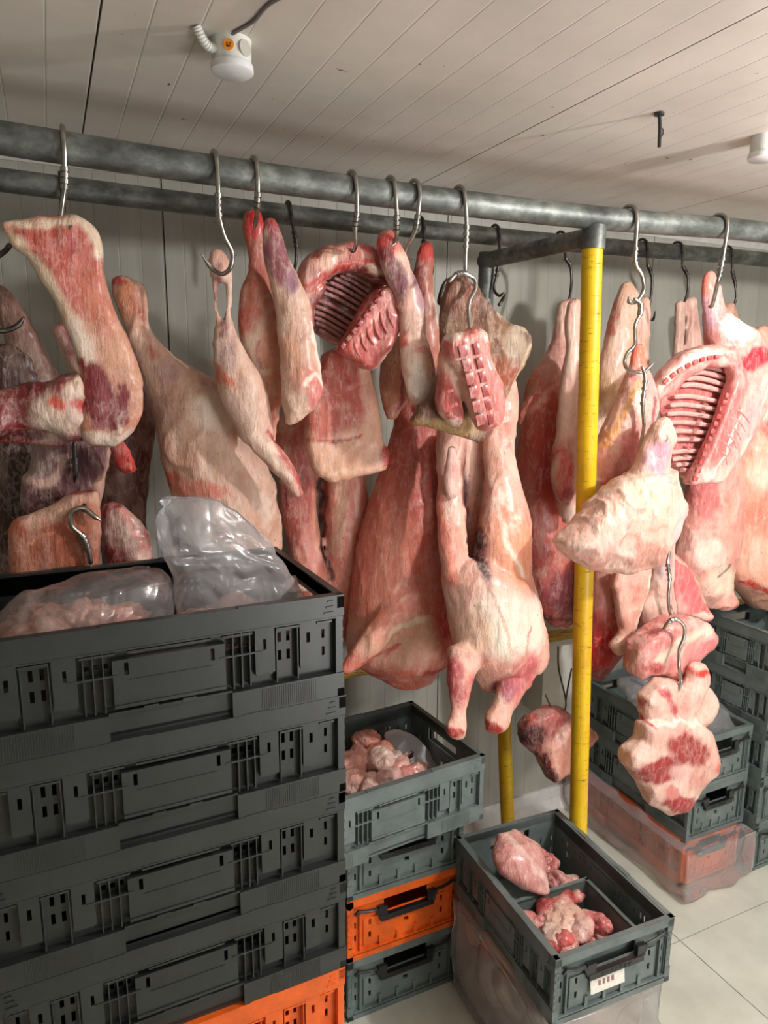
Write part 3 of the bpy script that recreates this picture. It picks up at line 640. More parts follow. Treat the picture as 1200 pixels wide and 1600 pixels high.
meat('goat_carcass', 'big pale goat hindquarter with one leg raised to the left, behind the clear bag', 'carcass', 1.84, lofts=[[(173, 442, 200, 434), (176, 465, 224, 452), (190, 500, 230, 492), (206, 540, 244, 528), (218, 575, 276, 560), (228, 612, 330, 588), (240, 655, 372, 606), (250, 700, 392, 655), (260, 745, 408, 700), (270, 790, 425, 750), (290, 835, 436, 800), (320, 880, 440, 850)]],
    base=(214, 172, 150), c2=(200, 148, 128), mix=.6, white=.5, disp=.006, paint=[E_(200, 470, 22, 44, (206, 132, 98), -18), S_([(206, 470), (225, 520), (238, 556)], 8, (176, 70, 50), .8, .7), E_(262, 745, 22, 14, (200, 100, 78)), E_(305, 760, 40, 12, (206, 120, 100)), E_(258, 580, 18, 24, (176, 140, 140), 0, .6, .6), E_(330, 640, 40, 30, (234, 216, 196)), E_(186, 440, 12, 7, (170, 50, 44))])
meat('goat_leg_cut', 'pale goat leg pierced at the shank by the bright hook tip', 'meat', 1.70, lofts=[[(328, 398, 350, 395), (328, 420, 358, 415), (332, 436, 360, 432)], [(328, 425, 341, 424), (332, 455, 343, 455), (335, 495, 344, 495), (338, 530, 356, 528)], [(350, 420, 362, 418), (352, 455, 363, 452), (350, 495, 361, 494), (346, 530, 368, 526)], [(334, 512, 364, 508), (334, 535, 374, 530), (335, 565, 392, 560), (340, 605, 410, 598), (352, 640, 420, 632), (368, 668, 426, 660), (380, 690, 424, 684)], [(378, 676, 402, 668, -.01), (394, 704, 424, 686, -.01), (418, 728, 446, 708, -.01), (442, 752, 464, 738, -.01), (460, 776, 475, 772, -.01)]],
    base=(220, 178, 156), c2=(204, 142, 128), white=.45, voxel=.005, paint=[S_([(340, 420), (344, 480), (348, 520)], 9, (140, 84, 84), .8), E_(352, 548, 18, 26, (158, 124, 124), 0, .6, .7), E_(348, 590, 9, 24, (204, 98, 66), -30, .5, .8), S_([(385, 672), (420, 712), (450, 745)], 8, (236, 206, 186)), S_([(412, 678), (436, 706), (458, 735), (468, 772)], 7, (178, 52, 50))])
meat('goat_leg_cut', 'slim goat leg with a bright red bloody shank end, left of the purple one', 'meat', 1.74, lofts=[[(382, 336, 406, 333), (380, 358, 412, 356), (386, 385, 412, 384), (390, 420, 418, 418), (376, 450, 424, 448), (370, 490, 430, 486), (376, 535, 438, 530), (392, 575, 440, 570), (408, 615, 440, 612), (420, 650, 436, 648), (426, 690, 431, 690)]],
    base=(216, 150, 124), c2=(200, 110, 88), white=.35, voxel=.005, paint=[E_(396, 348, 20, 30, BLOOD, 0, .4), S_([(398, 380), (404, 440)], 14, (206, 110, 96), .7, .8), S_([(378, 480), (388, 540), (410, 580)], 12, (232, 204, 180)), E_(380, 500, 10, 26, (198, 62, 44), 0, .5, .8), S_([(395, 540), (408, 575)], 5, (160, 60, 56))])
meat('goat_leg_cut', 'goat leg with a purple shank and pale ragged lower end, left of the rib rack', 'meat', 1.66, lofts=[[(414, 348, 428, 345), (412, 368, 438, 366), (416, 405, 450, 400), (424, 440, 466, 434), (430, 480, 482, 474), (436, 520, 490, 514), (440, 560, 496, 552), (440, 600, 502, 594), (442, 632, 498, 626), (446, 660, 470, 654)]],
    base=(218, 180, 156), c2=(206, 158, 140), white=.4, voxel=.005, rag=.003, paint=[E_(424, 350, 14, 14, (190, 80, 76)), E_(432, 400, 20, 46, (140, 74, 84), -14, .3), E_(452, 440, 10, 18, (150, 100, 118)), S_([(484, 500), (490, 540), (500, 600)], 8, (240, 228, 214)), E_(470, 590, 26, 18, (208, 130, 112)), E_(488, 620, 14, 22, (206, 110, 104)), S_([(470, 600), (490, 590), (503, 604)], 5, (240, 220, 206)), E_(452, 560, 14, 40, (220, 160, 132))])
# rib rack (hanging half of a chest)
Yr = 1.70
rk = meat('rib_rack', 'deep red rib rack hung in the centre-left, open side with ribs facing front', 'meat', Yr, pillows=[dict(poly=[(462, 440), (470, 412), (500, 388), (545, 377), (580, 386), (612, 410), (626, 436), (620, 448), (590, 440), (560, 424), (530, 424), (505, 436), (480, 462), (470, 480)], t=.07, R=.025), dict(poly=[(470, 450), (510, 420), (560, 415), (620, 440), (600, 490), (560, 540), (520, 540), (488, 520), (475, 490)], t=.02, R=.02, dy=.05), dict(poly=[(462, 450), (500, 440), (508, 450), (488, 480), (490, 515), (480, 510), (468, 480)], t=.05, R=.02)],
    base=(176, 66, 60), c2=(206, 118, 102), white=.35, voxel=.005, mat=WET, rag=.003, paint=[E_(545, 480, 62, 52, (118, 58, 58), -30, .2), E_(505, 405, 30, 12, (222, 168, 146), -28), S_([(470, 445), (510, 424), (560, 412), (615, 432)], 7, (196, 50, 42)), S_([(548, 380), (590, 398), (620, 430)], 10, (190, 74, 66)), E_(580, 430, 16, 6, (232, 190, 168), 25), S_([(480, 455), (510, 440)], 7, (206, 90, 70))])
La = crom([(540, 427), (522, 434), (508, 448), (498, 464), (492, 482), (492, 500), (498, 515)], 4); Ra = crom([(580, 448), (574, 464), (568, 480), (560, 496), (548, 512), (536, 524), (528, 534)], 4)
for i in range(12):
    t = i / 11 * (len(La) - 1); a = La[int(t)]; b = Ra[int(t)]
    tubes_part(rk, 'rib', [P(*a, Yr + .020), P(a[0] + (b[0] - a[0]) * .35, a[1] + (b[1] - a[1]) * .28, Yr + .028), P(a[0] + (b[0] - a[0]) * .7, a[1] + (b[1] - a[1]) * .66, Yr + .030), P(*b, Yr + .026)], .0052, (150, 96, 92))
# front leaf of the rack
rf = meat('rib_rack_leaf', '', None, Yr, pillows=[dict(poly=[(612, 446), (626, 440), (626, 500), (622, 520), (598, 558), (582, 578), (566, 574), (526, 546), (540, 528), (556, 500), (568, 475), (582, 458), (598, 448)], t=.055, R=.011, edge=.6, dy=-.03)], base=(196, 78, 70), c2=(172, 60, 56), white=.25, mat=WET, voxel=.005, parent=rk,
    paint=[S_([(604, 460), (580, 490), (556, 525), (538, 546)], 4, (228, 150, 132)), E_(600, 500, 18, 36, (158, 62, 60), 25, .5, .7), S_([(618, 522), (598, 552), (580, 574)], 13, (240, 222, 200)), S_([(624, 442), (624, 500)], 6, (206, 70, 58))])
rf.name = 'rib_leaf'
for i in range(8):
    t = i / 7; x, y = 596 + (534 - 596) * t, 458 + (540 - 458) * t
    block_part(rk, 'vertebra', P(x + 1, y, Yr - .062), .0075, .007, .0055, math.radians(52), (150, 30, 32))
for i in range(6):
    t = i / 5; x, y = 604 - 52 * t, 486 + 52 * t
    tubes_part(rk, 'rib', [P(x, y - 10, Yr - .058), P(x + 4, y + 8, Yr - .0625), P(x + 12, y + 26 - 6 * t, Yr - .060)], .0030, (196, 100, 90), WET)
meat('belly_slab', 'broad belly slab, red above and pale tan below, hanging under the centre rib rack', 'meat', 1.77, pillows=[dict(poly=[(506, 552), (560, 530), (578, 590), (590, 650), (594, 690), (606, 705), (602, 735), (565, 742), (515, 756), (488, 735), (478, 700), (476, 650), (490, 600)], t=.045, R=.016, edge=.5)], base=(222, 168, 142), c2=(212, 148, 124), white=.25,
    paint=[E_(528, 610, 50, 66, (176, 76, 64), 8, .3), E_(500, 660, 24, 30, (186, 92, 76)), S_([(566, 560), (574, 620), (584, 670)], 22, (222, 164, 140)), S_([(480, 690), (540, 690), (560, 680)], 4, (170, 76, 60)), E_(597, 712, 9, 16, (170, 52, 50)), S_([(490, 742), (530, 735), (560, 738)], 5, (232, 190, 160))])
meat('goat_leg_cut', 'goat leg with a thick red knuckle hanging right of the centre rib rack', 'meat', 1.64, lofts=[[(590, 372, 616, 362), (589, 392, 630, 388), (596, 420, 638, 414), (610, 450, 652, 442), (620, 485, 662, 476), (624, 525, 664, 516), (627, 560, 673, 548), (632, 590, 680, 580), (638, 618, 680, 610), (646, 645, 668, 640)]],
    base=(222, 184, 164), c2=(214, 160, 144), white=.45, voxel=.005, paint=[E_(604, 378, 20, 22, (196, 64, 58)), E_(622, 376, 14, 14, (222, 116, 100)), E_(600, 405, 12, 26, (130, 34, 40)), E_(616, 440, 14, 34, (126, 70, 80), -14), E_(650, 455, 10, 30, (170, 130, 140), -20), E_(624, 530, 9, 12, (206, 60, 44), 0, .5, .8), E_(650, 548, 14, 10, (196, 120, 112)), E_(648, 600, 12, 36, (238, 222, 208), -14), S_([(668, 550), (676, 600), (664, 642)], 7, (206, 120, 108)), E_(646, 640, 10, 8, (196, 50, 48))])
meat('goat_leg_cut', 'short brownish leg tucked behind the red-knuckled one', 'meat', 1.80, lofts=[[V(535, 598, 636)[0:4], V(580, 594, 632)[0:4], V(620, 596, 630)[0:4], V(650, 604, 622)[0:4]][0:4], [(630, 560, 652, 556), (628, 600, 646, 596), (616, 635, 634, 630), (604, 655, 616, 650)]], base=(196, 130, 104), c2=(150, 80, 72), white=.35, paint=[S_([(632, 570), (620, 640)], 8, (140, 40, 44))])
meat('goat_leg_cut', 'thin rear leg with red end hanging behind, between the centre hooks', 'meat', 2.02, lofts=[[(656, 384, 675, 381), (650, 410, 677, 408), (646, 440, 674, 440), (650, 480, 680, 478), (654, 530, 688, 524), (656, 580, 684, 576)]], base=(196, 120, 100), c2=(170, 96, 84), white=.3, paint=[E_(664, 395, 16, 20, (196, 60, 50)), S_([(652, 420), (652, 470)], 12, (140, 36, 38)), S_([(676, 470), (686, 510)], 12, (232, 220, 200))])
meat('dried_hide_slab', 'large brown dried slab hung diagonally behind the small sawn rib block', 'meat', 1.605, pillows=[dict(poly=[(702, 436), (722, 432), (744, 452), (765, 482), (800, 503), (834, 524), (824, 560), (800, 598), (785, 640), (750, 692), (700, 678), (638, 660), (652, 636), (676, 610), (686, 560), (684, 510), (690, 470)], t=.036, R=.018, tilt=(.05, 0))], base=(104, 66, 46), c2=(132, 96, 66), mix=1, white=.1, mat=DRY, disp=.008,
    paint=[E_(775, 585, 36, 26, (146, 74, 44)), E_(716, 470, 26, 30, (126, 74, 52)), S_([(775, 490), (832, 526), (800, 598)], 8, (210, 190, 160), .8, .8), E_(700, 665, 60, 16, (176, 140, 88)), E_(800, 540, 18, 26, (170, 150, 128))])
rb = meat('sawn_rib_block', 'small sawn rib block with square-cut bones, hung from two linked hooks', 'meat', 1.52, pillows=[dict(poly=[(692, 538), (702, 520), (718, 520), (742, 511), (756, 520), (758, 540), (764, 570), (780, 600), (784, 630), (778, 664), (752, 674), (738, 650), (728, 620), (714, 580), (700, 566)], t=.06, R=.018, edge=.6), dict(poly=[(690, 545), (704, 560), (712, 600), (722, 650), (716, 668), (700, 662), (684, 646), (680, 625), (686, 590)], t=.05, R=.02, dy=.03), dict(poly=[(756, 560), (768, 570), (786, 600), (784, 620), (772, 616), (762, 590)], t=.03, R=.012, dy=.03)],
    base=(190, 84, 78), c2=(208, 116, 104), white=.35, mat=WET, voxel=.0045, disp=.003, paint=[S_([(697, 560), (714, 590), (734, 650)], 15, (230, 180, 160)), S_([(728, 530), (742, 590), (760, 668)], 5, (226, 160, 144)), E_(748, 525, 9, 14, (236, 206, 186)), E_(706, 524, 12, 9, (240, 216, 200)), E_(706, 625, 10, 26, (176, 50, 44)), S_([(684, 640), (700, 660), (722, 662)], 9, (236, 206, 190)), S_([(690, 560), (684, 610)], 10, (222, 176, 156)), S_([(758, 565), (782, 605)], 6, (232, 190, 176))])
for i in range(6):
    t = i / 5; block_part(rb, 'sawn_bone', P(745 + 22 * t, 545 + 110 * t, 1.4875), .0085, .0025, .0138, math.radians(16), (158, 46, 46))
    block_part(rb, 'sawn_bone', P(724 + 26 * t, 548 + 108 * t, 1.4875), .0115, .0022, .0138, math.radians(16), (176, 84, 80))
# centre carcass
cc = meat('goat_carcass', 'whole pale goat carcass hanging head down in the centre, slit open with two forelegs below', 'carcass', 1.66, lofts=[
    [V(575, 780, 800, .09), V(610, 768, 808, .08), V(650, 764, 806, .07), V(700, 756, 802, .06), V(745, 758, 810, .04), V(800, 752, 824, .02), V(850, 744, 828), V(900, 735, 830), V(950, 724, 838)],
    [V(620, 690, 715, .09), V(655, 686, 726, .08), V(700, 684, 728, .07), V(760, 684, 724, .04), V(820, 685, 726, .01), V(870, 688, 730), V(920, 694, 742), V(960, 702, 760)],
    [V(905, 692, 828), V(940, 700, 838, 0, .62), V(975, 706, 846, 0, .62), V(1010, 712, 850, -.01, .6), V(1040, 726, 846, -.01, .55), V(1062, 745, 810, -.01, .5)],
    [V(690, 700, 790, .12, .3), V(760, 698, 800, .12, .35), V(840, 700, 800, .10, .35), V(920, 705, 810, .09, .4)],
    [(702, 1010, 752, 1035, -.04), (699, 1050, 738, 1062, -.07), (702, 1085, 731, 1092, -.09), (706, 1110, 727, 1114, -.11), (698, 1132, 728, 1138, -.13), (698, 1145, 726, 1150, -.13)],
    [(788, 1005, 844, 1032, -.03), (782, 1045, 832, 1062, -.05), (778, 1078, 812, 1090, -.07), (770, 1100, 798, 1112, -.08), (758, 1120, 792, 1134, -.09), (758, 1132, 784, 1142, -.09)],
    [(840, 990, 852, 985, .03), (846, 1010, 856, 1008, .03), (846, 1035, 858, 1030, .03)]],
    base=(224, 172, 154), c2=(216, 144, 128), white=.5, voxel=.0055, disp=.004, paint=[
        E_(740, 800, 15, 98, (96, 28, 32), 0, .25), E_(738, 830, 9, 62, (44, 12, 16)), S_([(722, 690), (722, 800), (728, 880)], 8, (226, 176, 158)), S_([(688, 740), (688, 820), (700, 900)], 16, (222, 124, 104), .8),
        E_(790, 850, 34, 60, (226, 146, 112)), S_([(772, 780), (776, 850), (800, 890)], 9, (242, 222, 204), .9), S_([(776, 640), (768, 700), (780, 780)], 12, (236, 214, 196), .8), E_(780, 700, 14, 60, (226, 170, 150)), E_(760, 960, 36, 50, (238, 226, 208)), E_(725, 975, 20, 30, (228, 186, 160)), E_(806, 960, 22, 40, (238, 214, 198)),
        S_([(738, 900), (760, 960), (768, 1000)], 4, (214, 160, 140)), E_(795, 1050, 15, 40, (208, 112, 112), 25), E_(716, 1065, 16, 30, (190, 80, 80)), E_(712, 1105, 12, 22, (240, 216, 200)), E_(786, 1105, 12, 18, (242, 220, 204), 30), E_(712, 1148, 17, 9, (180, 52, 44), 0, .3, 1.6, 1.50), E_(770, 1140, 17, 10, (180, 52, 44), 20, .3, 1.6, 1.54), E_(716, 1070, 14, 30, (176, 70, 76), 0, .4, 1.2, 1.55), E_(812, 1050, 15, 36, (196, 92, 96), 25, .4, 1.2, 1.58), E_(798, 1085, 8, 16, (170, 80, 96), 25, .4, 1.1, 1.56), E_(850, 1015, 10, 28, (150, 50, 54)), S_([(768, 1040), (790, 1010), (800, 960)], 5, (206, 140, 124))])
lob = meat('lobe', '', None, 1.655, lofts=[[(700, 700, 712, 700), (696, 730, 716, 730), (693, 750, 717, 750), (697, 775, 714, 775)]], base=(226, 184, 172), c2=(206, 146, 140), parent=cc, voxel=.004, disp=.001); lob.name = 'kidney_fat'
meat('goat_carcass', 'broad red carcass seen from its smooth flank, left of the slit centre carcass', 'carcass', 1.92, lofts=[[V(560, 638, 676), V(640, 622, 684), V(690, 610, 692), V(740, 594, 696), V(800, 574, 700), V(850, 562, 704), V(900, 554, 708), V(950, 548, 712), (545, 995, 716, 985), (545, 1030, 708, 1020), (575, 1050, 690, 1038)], [(600, 940, 640, 960, -.08), (570, 985, 610, 1000, -.09), (545, 1020, 572, 1035, -.08), (530, 1045, 550, 1052, -.08)]],
    base=(214, 120, 100), c2=(206, 100, 84), mix=.7, white=.2, voxel=.007, disp=.005, paint=[E_(650, 720, 50, 90, (196, 90, 76), 0, .5), E_(600, 985, 60, 40, (232, 178, 152)), E_(590, 900, 26, 90, (228, 140, 116), 10, .6), S_([(575, 990), (600, 960), (640, 950)], 7, (244, 216, 190)), S_([(640, 1036), (700, 1030)], 12, (180, 34, 32)), E_(680, 960, 24, 60, (196, 72, 62)), S_([(545, 1020), (600, 990)], 7, (200, 90, 70))])
meat('goat_carcass', 'split carcass with two pink halves, seen between the tall crates and the red flank', 'carcass', 2.0, lofts=[[V(690, 520, 566), V(750, 512, 572), V(820, 508, 578), V(880, 510, 578), V(940, 518, 566), V(1000, 535, 552)], [V(660, 430, 490), V(740, 434, 492), V(800, 438, 496), V(860, 450, 505), V(930, 470, 520), V(980, 500, 535)], [V(720, 480, 530, .05, .4), V(860, 480, 530, .05, .4)]],
    base=(222, 138, 118), c2=(208, 112, 96), white=.35, voxel=.007, paint=[S_([(508, 720), (500, 850), (515, 900)], 9, (60, 18, 20)), S_([(528, 740), (520, 860)], 14, (226, 176, 150)), S_([(552, 720), (548, 800)], 8, (238, 190, 176)), E_(460, 780, 24, 80, (172, 82, 70)), S_([(494, 760), (490, 860)], 8, (226, 160, 136))])
meat('goat_carcass', 'dark red carcass with pale leg strip hanging just left of the yellow post', 'carcass', 1.98, lofts=[[(874, 478, 896, 472), V(510, 868, 900), V(545, 858, 906), V(585, 832, 910), V(630, 820, 910), V(690, 814, 908), V(750, 808, 906), V(820, 810, 904), V(880, 820, 902), V(930, 832, 902), V(965, 848, 900)], [(842, 600, 858, 592, -.03), (830, 615, 846, 606, -.03), (814, 640, 828, 626, -.03), (808, 665, 818, 655, -.02)]],
    base=(196, 98, 84), c2=(176, 74, 68), white=.25, voxel=.007, paint=[E_(870, 560, 34, 50, (206, 150, 136)), E_(850, 720, 30, 90, (190, 74, 64)), E_(880, 500, 16, 30, (226, 190, 170)), S_([(812, 650), (856, 596)], 8, (230, 160, 146)), E_(870, 920, 36, 36, (140, 60, 66)), S_([(840, 960), (896, 966)], 8, (110, 34, 44))])
meat('goat_leg_cut', 'whitish leg and flank with red flap tucked behind the yellow post', 'meat', 1.84, lofts=[[(886, 476, 906, 470), (884, 510, 908, 508), (886, 545, 910, 542), (878, 590, 912, 586), (874, 640, 910, 636), (868, 690, 908, 686), (862, 735, 904, 732), (866, 780, 900, 776), (880, 815, 900, 812)], [(868, 715, 890, 705, -.03), (862, 750, 886, 742, -.03), (872, 785, 892, 775, -.03)]],
    base=(222, 186, 166), c2=(206, 150, 136), white=.4, paint=[E_(872, 740, 14, 40, (206, 78, 72)), E_(876, 770, 12, 12, (150, 24, 34)), E_(890, 800, 14, 14, (230, 200, 186))])
meat('goat_carcass', 'creamy yellowish carcass with both shanks up, just right of the yellow post', 'carcass', 1.88, lofts=[[(970, 448, 988, 444), (962, 470, 998, 464), (954, 505, 1000, 500), (944, 545, 996, 540), (934, 590, 990, 585), (926, 640, 985, 635), (918, 690, 975, 685), (912, 740, 960, 738)], [(994, 474, 1014, 470), (990, 505, 1014, 500), (984, 545, 1012, 540), (976, 590, 1010, 585), (965, 640, 1005, 635)], [V(640, 915, 960), V(760, 920, 975), V(880, 925, 985), V(960, 925, 980)]],
    base=(216, 180, 156), c2=(196, 150, 124), white=.4, paint=[E_(940, 620, 22, 40, (178, 140, 96), -20), S_([(945, 660), (975, 610)], 5, (110, 70, 50), .8, .7), S_([(962, 470), (950, 520)], 7, (200, 128, 110)), S_([(990, 500), (980, 560)], 7, (206, 160, 156)), E_(1004, 500, 12, 26, (226, 184, 168)), E_(950, 800, 34, 100, (214, 110, 104))])
meat('shoulder_cut', 'pink and cream shoulder piece on the chained hook right of the yellow post', 'meat', 1.64, lofts=[[(988, 546, 1006, 541), (984, 572, 1010, 570), (974, 602, 1018, 600), (958, 640, 1024, 636), (942, 680, 1014, 676), (928, 720, 996, 716), (920, 755, 972, 756), (926, 780, 946, 780)]],
    base=(226, 172, 158), c2=(214, 136, 132), white=.55, voxel=.005, disp=.006, rag=.003, paint=[E_(998, 558, 16, 20, (222, 110, 80)), S_([(985, 600), (960, 650), (935, 700)], 9, (220, 160, 100), .8), S_([(1006, 620), (996, 700)], 9, (150, 70, 78)), E_(966, 690, 16, 26, (220, 120, 118), 20), E_(950, 755, 20, 14, (214, 96, 96)), S_([(926, 700), (922, 770)], 8, (242, 216, 204))])
meat('goat_shoulder', 'big cream-pink shoulder with a bony shank hanging in front of the yellow post', 'meat', 1.50, lofts=[[(1024, 662, 1043, 656), (1014, 684, 1049, 686), (1003, 706, 1044, 716), (990, 732, 1042, 746), (975, 765, 1048, 775)]], pillows=[dict(poly=[(968, 752), (1000, 735), (1045, 732), (1060, 785), (1050, 825), (1040, 850), (1018, 884), (985, 890), (940, 893), (905, 880), (888, 865), (872, 848), (882, 838), (905, 815), (935, 780)], t=.14, R=.075, edge=.2)],
    base=(226, 186, 168), c2=(222, 166, 150), white=.4, voxel=.005, disp=.008, paint=[E_(980, 862, 40, 20, (190, 132, 116), 0, .4, 1.2), E_(1018, 715, 16, 28, (200, 140, 154), 20, .4, 1.1), E_(930, 850, 30, 20, (232, 180, 168)), E_(1000, 800, 26, 34, (214, 176, 158), 0, .5), S_([(950, 780), (955, 810), (940, 840)], 7, (200, 150, 136)), S_([(1030, 745), (1000, 760), (960, 770)], 6, (200, 140, 130)), S_([(884, 838), (930, 792), (966, 756)], 6, (240, 190, 170)), S_([(880, 855), (925, 886)], 12, (234, 168, 156)), E_(1040, 820, 16, 34, (236, 186, 182)), E_(990, 770, 30, 24, (226, 204, 178)), S_([(1026, 688), (1030, 680)], 4, (90, 90, 80))])
# rib cage at the right
Y9 = 1.66
rc = meat('rib_cage_half', 'large pale open rib cage with a pink leg above it, hanging at the upper right', 'meat', Y9, lofts=[[(1100, 434, 1116, 426, .03), (1098, 455, 1124, 452, .03), (1100, 485, 1130, 478, .03), (1104, 512, 1150, 500, .03), (1108, 540, 1180, 520, .03), (1110, 560, 1192, 545, .03)]], pillows=[
    dict(poly=[(1014, 612), (1034, 578), (1066, 550), (1100, 538), (1132, 542), (1148, 560), (1136, 575), (1100, 574), (1070, 590), (1050, 612), (1020, 628)], t=.06, R=.02),
    dict(poly=[(1128, 545), (1190, 540), (1195, 558), (1190, 640), (1166, 690), (1120, 754), (1072, 756), (1088, 728), (1108, 686), (1126, 640), (1142, 590)], t=.056, R=.012, edge=.6, dy=-.01),
    dict(poly=[(1022, 615), (1060, 570), (1110, 560), (1150, 570), (1150, 620), (1125, 690), (1100, 750), (1064, 748), (1040, 725), (1034, 660)], t=.02, R=.02, dy=.055)],
    base=(220, 156, 146), c2=(206, 120, 116), white=.6, voxel=.0048, disp=.003, rag=.002, paint=[E_(1090, 650, 58, 80, (196, 104, 100), 15, .2), S_([(1030, 606), (1065, 572), (1105, 560), (1130, 562)], 6, (214, 104, 98)), S_([(1024, 602), (1060, 562), (1110, 548)], 9, (244, 222, 200)), E_(1164, 562, 28, 15, (196, 36, 54), -15, .4, 1.4), S_([(1140, 560), (1150, 600), (1136, 640)], 10, (206, 120, 116)), S_([(1185, 600), (1150, 690)], 6, (240, 214, 200)), E_(1135, 455, 20, 30, (222, 170, 160)), S_([(1144, 640), (1120, 700), (1096, 745)], 4, (244, 222, 210)), E_(1156, 650, 14, 40, (232, 160, 156), 25), E_(1108, 445, 13, 26, (232, 122, 104)), E_(1110, 490, 10, 30, (206, 150, 164)), E_(1150, 510, 24, 20, (244, 232, 220)), S_([(1190, 560), (1188, 640), (1120, 752)], 5, (244, 226, 214))])
La = crom([(1092, 575), (1072, 592), (1056, 614), (1044, 640), (1040, 668), (1044, 695), (1050, 718), (1062, 735)], 4); Ra = crom([(1140, 584), (1136, 604), (1130, 624), (1122, 648), (1114, 672), (1106, 694), (1098, 716), (1088, 740)], 4)
for i in range(14):
    t = int(round(i / 13 * (len(La) - 1))); a = La[t]; b = Ra[t]; k_ = 1 - .5 * i / 13
    tubes_part(rc, 'rib', [P(*a, Y9 + .025), P(a[0] + (b[0] - a[0]) * .3, a[1] + (b[1] - a[1]) * .12 - 3 * k_, Y9 + .032), P(a[0] + (b[0] - a[0]) * .7, a[1] + (b[1] - a[1]) * .55 - 2 * k_, Y9 + .034), P(*b, Y9 + .028)], .0082, (222, 166, 158))
for i in range(12):
    t = i / 11; block_part(rc, 'vertebra', P(1136 - 50 * t, 618 + 130 * t - 14 * t * (1 - t), Y9 - .0455), .0100, .004, .0076, math.radians(-12), (186, 62, 64))
for i in range(8):
    t = i / 7; block_part(rc, 'vertebra', P(1040 + 80 * t, 596 - 38 * t - 24 * t * (1 - t) * 1.4, Y9 - .034), .0100, .004, .0066, math.radians(40 - 36 * t), (188, 62, 62))
for i in range(6):
    t = i / 5; x, y = 1152 - 30 * t, 640 + 62 * t
    tubes_part(rc, 'rib', [P(x, y, Y9 - .036), P(x + 12, y + 10, Y9 - .040), P(x + 20 - 6 * t, y + 24, Y9 - .038)], .0040, (224, 146, 140))
meat('goat_carcass', 'pink carcass resting on the lower rail under the pale rib cage', 'carcass', 1.92, lofts=[[V(560, 1080, 1120), V(640, 1078, 1135), V(700, 1084, 1150), V(750, 1080, 1154), V(800, 1072, 1154), V(850, 1060, 1148), V(890, 1056, 1138), V(925, 1066, 1136)], [(1095, 915, 1135, 905, -.03), (1108, 935, 1142, 925, -.04), (1118, 950, 1150, 940, -.05)]],
    base=(232, 168, 152), c2=(220, 142, 130), white=.4, voxel=.006, paint=[E_(1085, 860, 20, 24, (232, 214, 198)), E_(1106, 900, 24, 22, (236, 220, 196)), S_([(1094, 890), (1112, 876)], 5, (110, 90, 80)), E_(1085, 770, 14, 40, (206, 110, 106)), S_([(1068, 760), (1060, 830)], 6, (50, 16, 18)), E_(1135, 943, 12, 8, (206, 60, 54))])
meat('goat_carcass', 'peach-coloured carcass at the right edge resting on the lower rail', 'carcass', 1.92, lofts=[[(1180, 520, 1200, 512), V(560, 1178, 1215), V(640, 1168, 1225), V(700, 1158, 1230), V(760, 1150, 1235), V(820, 1146, 1240), V(870, 1140, 1242), V(905, 1142, 1240), V(930, 1160, 1225)]], base=(236, 178, 152), c2=(226, 158, 134), white=.3, voxel=.007, paint=[E_(1175, 740, 20, 24, (232, 206, 184)), E_(1178, 800, 30, 40, (222, 136, 112)), S_([(1146, 905), (1200, 925)], 8, (206, 66, 54)), E_(1195, 670, 20, 20, (176, 40, 40)), S_([(1186, 660), (1204, 690)], 5, (232, 170, 150))])
meat('goat_shank_pair', 'pair of pale shanks hanging far back between the chained hook and the rib cage', 'meat', 2.05, lofts=[[V(474, 1056, 1070), V(510, 1055, 1069), V(560, 1052, 1068), V(600, 1046, 1066)], [V(470, 1071, 1088), V(510, 1072, 1092), V(560, 1070, 1096), V(610, 1060, 1100)]], base=(216, 176, 158), c2=(196, 150, 140), voxel=.006)
meat('goat_leg_cut', 'brownish shank end far back, right of the pink leg of the rib cage', 'meat', 2.02, lofts=[[(1132, 480, 1146, 476), (1132, 505, 1154, 500), (1134, 530, 1162, 522), (1140, 560, 1170, 555)]], base=(206, 160, 134), c2=(190, 140, 120))
# lower cluster right of the post
meat('neck_cut', 'bloody red neck hanging low beside the yellow post', 'meat', 1.80, lofts=[[V(860, 930, 985), V(900, 925, 990), V(940, 924, 990), V(980, 922, 982), V(1010, 917, 975), V(1035, 916, 960), (922, 1056, 948, 1054)]], base=(222, 134, 124), c2=(206, 104, 98), white=.2, voxel=.005, paint=[E_(935, 1010, 30, 52, (196, 24, 26), 10, .5), E_(934, 1050, 18, 12, (120, 14, 24)), E_(960, 985, 12, 20, (236, 170, 160))])
meat('belly_flap', 'long thin fat-edged flap hanging over the bloody neck', 'meat', 1.70, pillows=[dict(poly=[(962, 890), (1018, 880), (1012, 915), (1002, 940), (990, 985), (972, 1020), (962, 1024), (952, 1010), (970, 985), (964, 950), (956, 915)], t=.04, R=.018)], base=(236, 178, 160), c2=(226, 156, 140), voxel=.005, paint=[S_([(1012, 900), (996, 960), (968, 1018)], 10, (246, 226, 206)), E_(966, 1010, 10, 16, (238, 200, 176))])
meat('shank_cut', 'grey-pink shank and shoulder end hung by a wire hook below the big shoulder', 'meat', 1.70, lofts=[[(1040, 832, 1054, 828), (1028, 850, 1054, 848), (1022, 880, 1052, 880), (1014, 915, 1050, 915), (1002, 950, 1052, 950), (1000, 985, 1048, 990)]], base=(230, 196, 180), c2=(216, 164, 158), voxel=.005, paint=[E_(1046, 834, 12, 9, (226, 130, 116)), E_(1030, 880, 12, 26, (178, 140, 146)), S_([(1034, 940), (1040, 960)], 4, (120, 80, 80))])
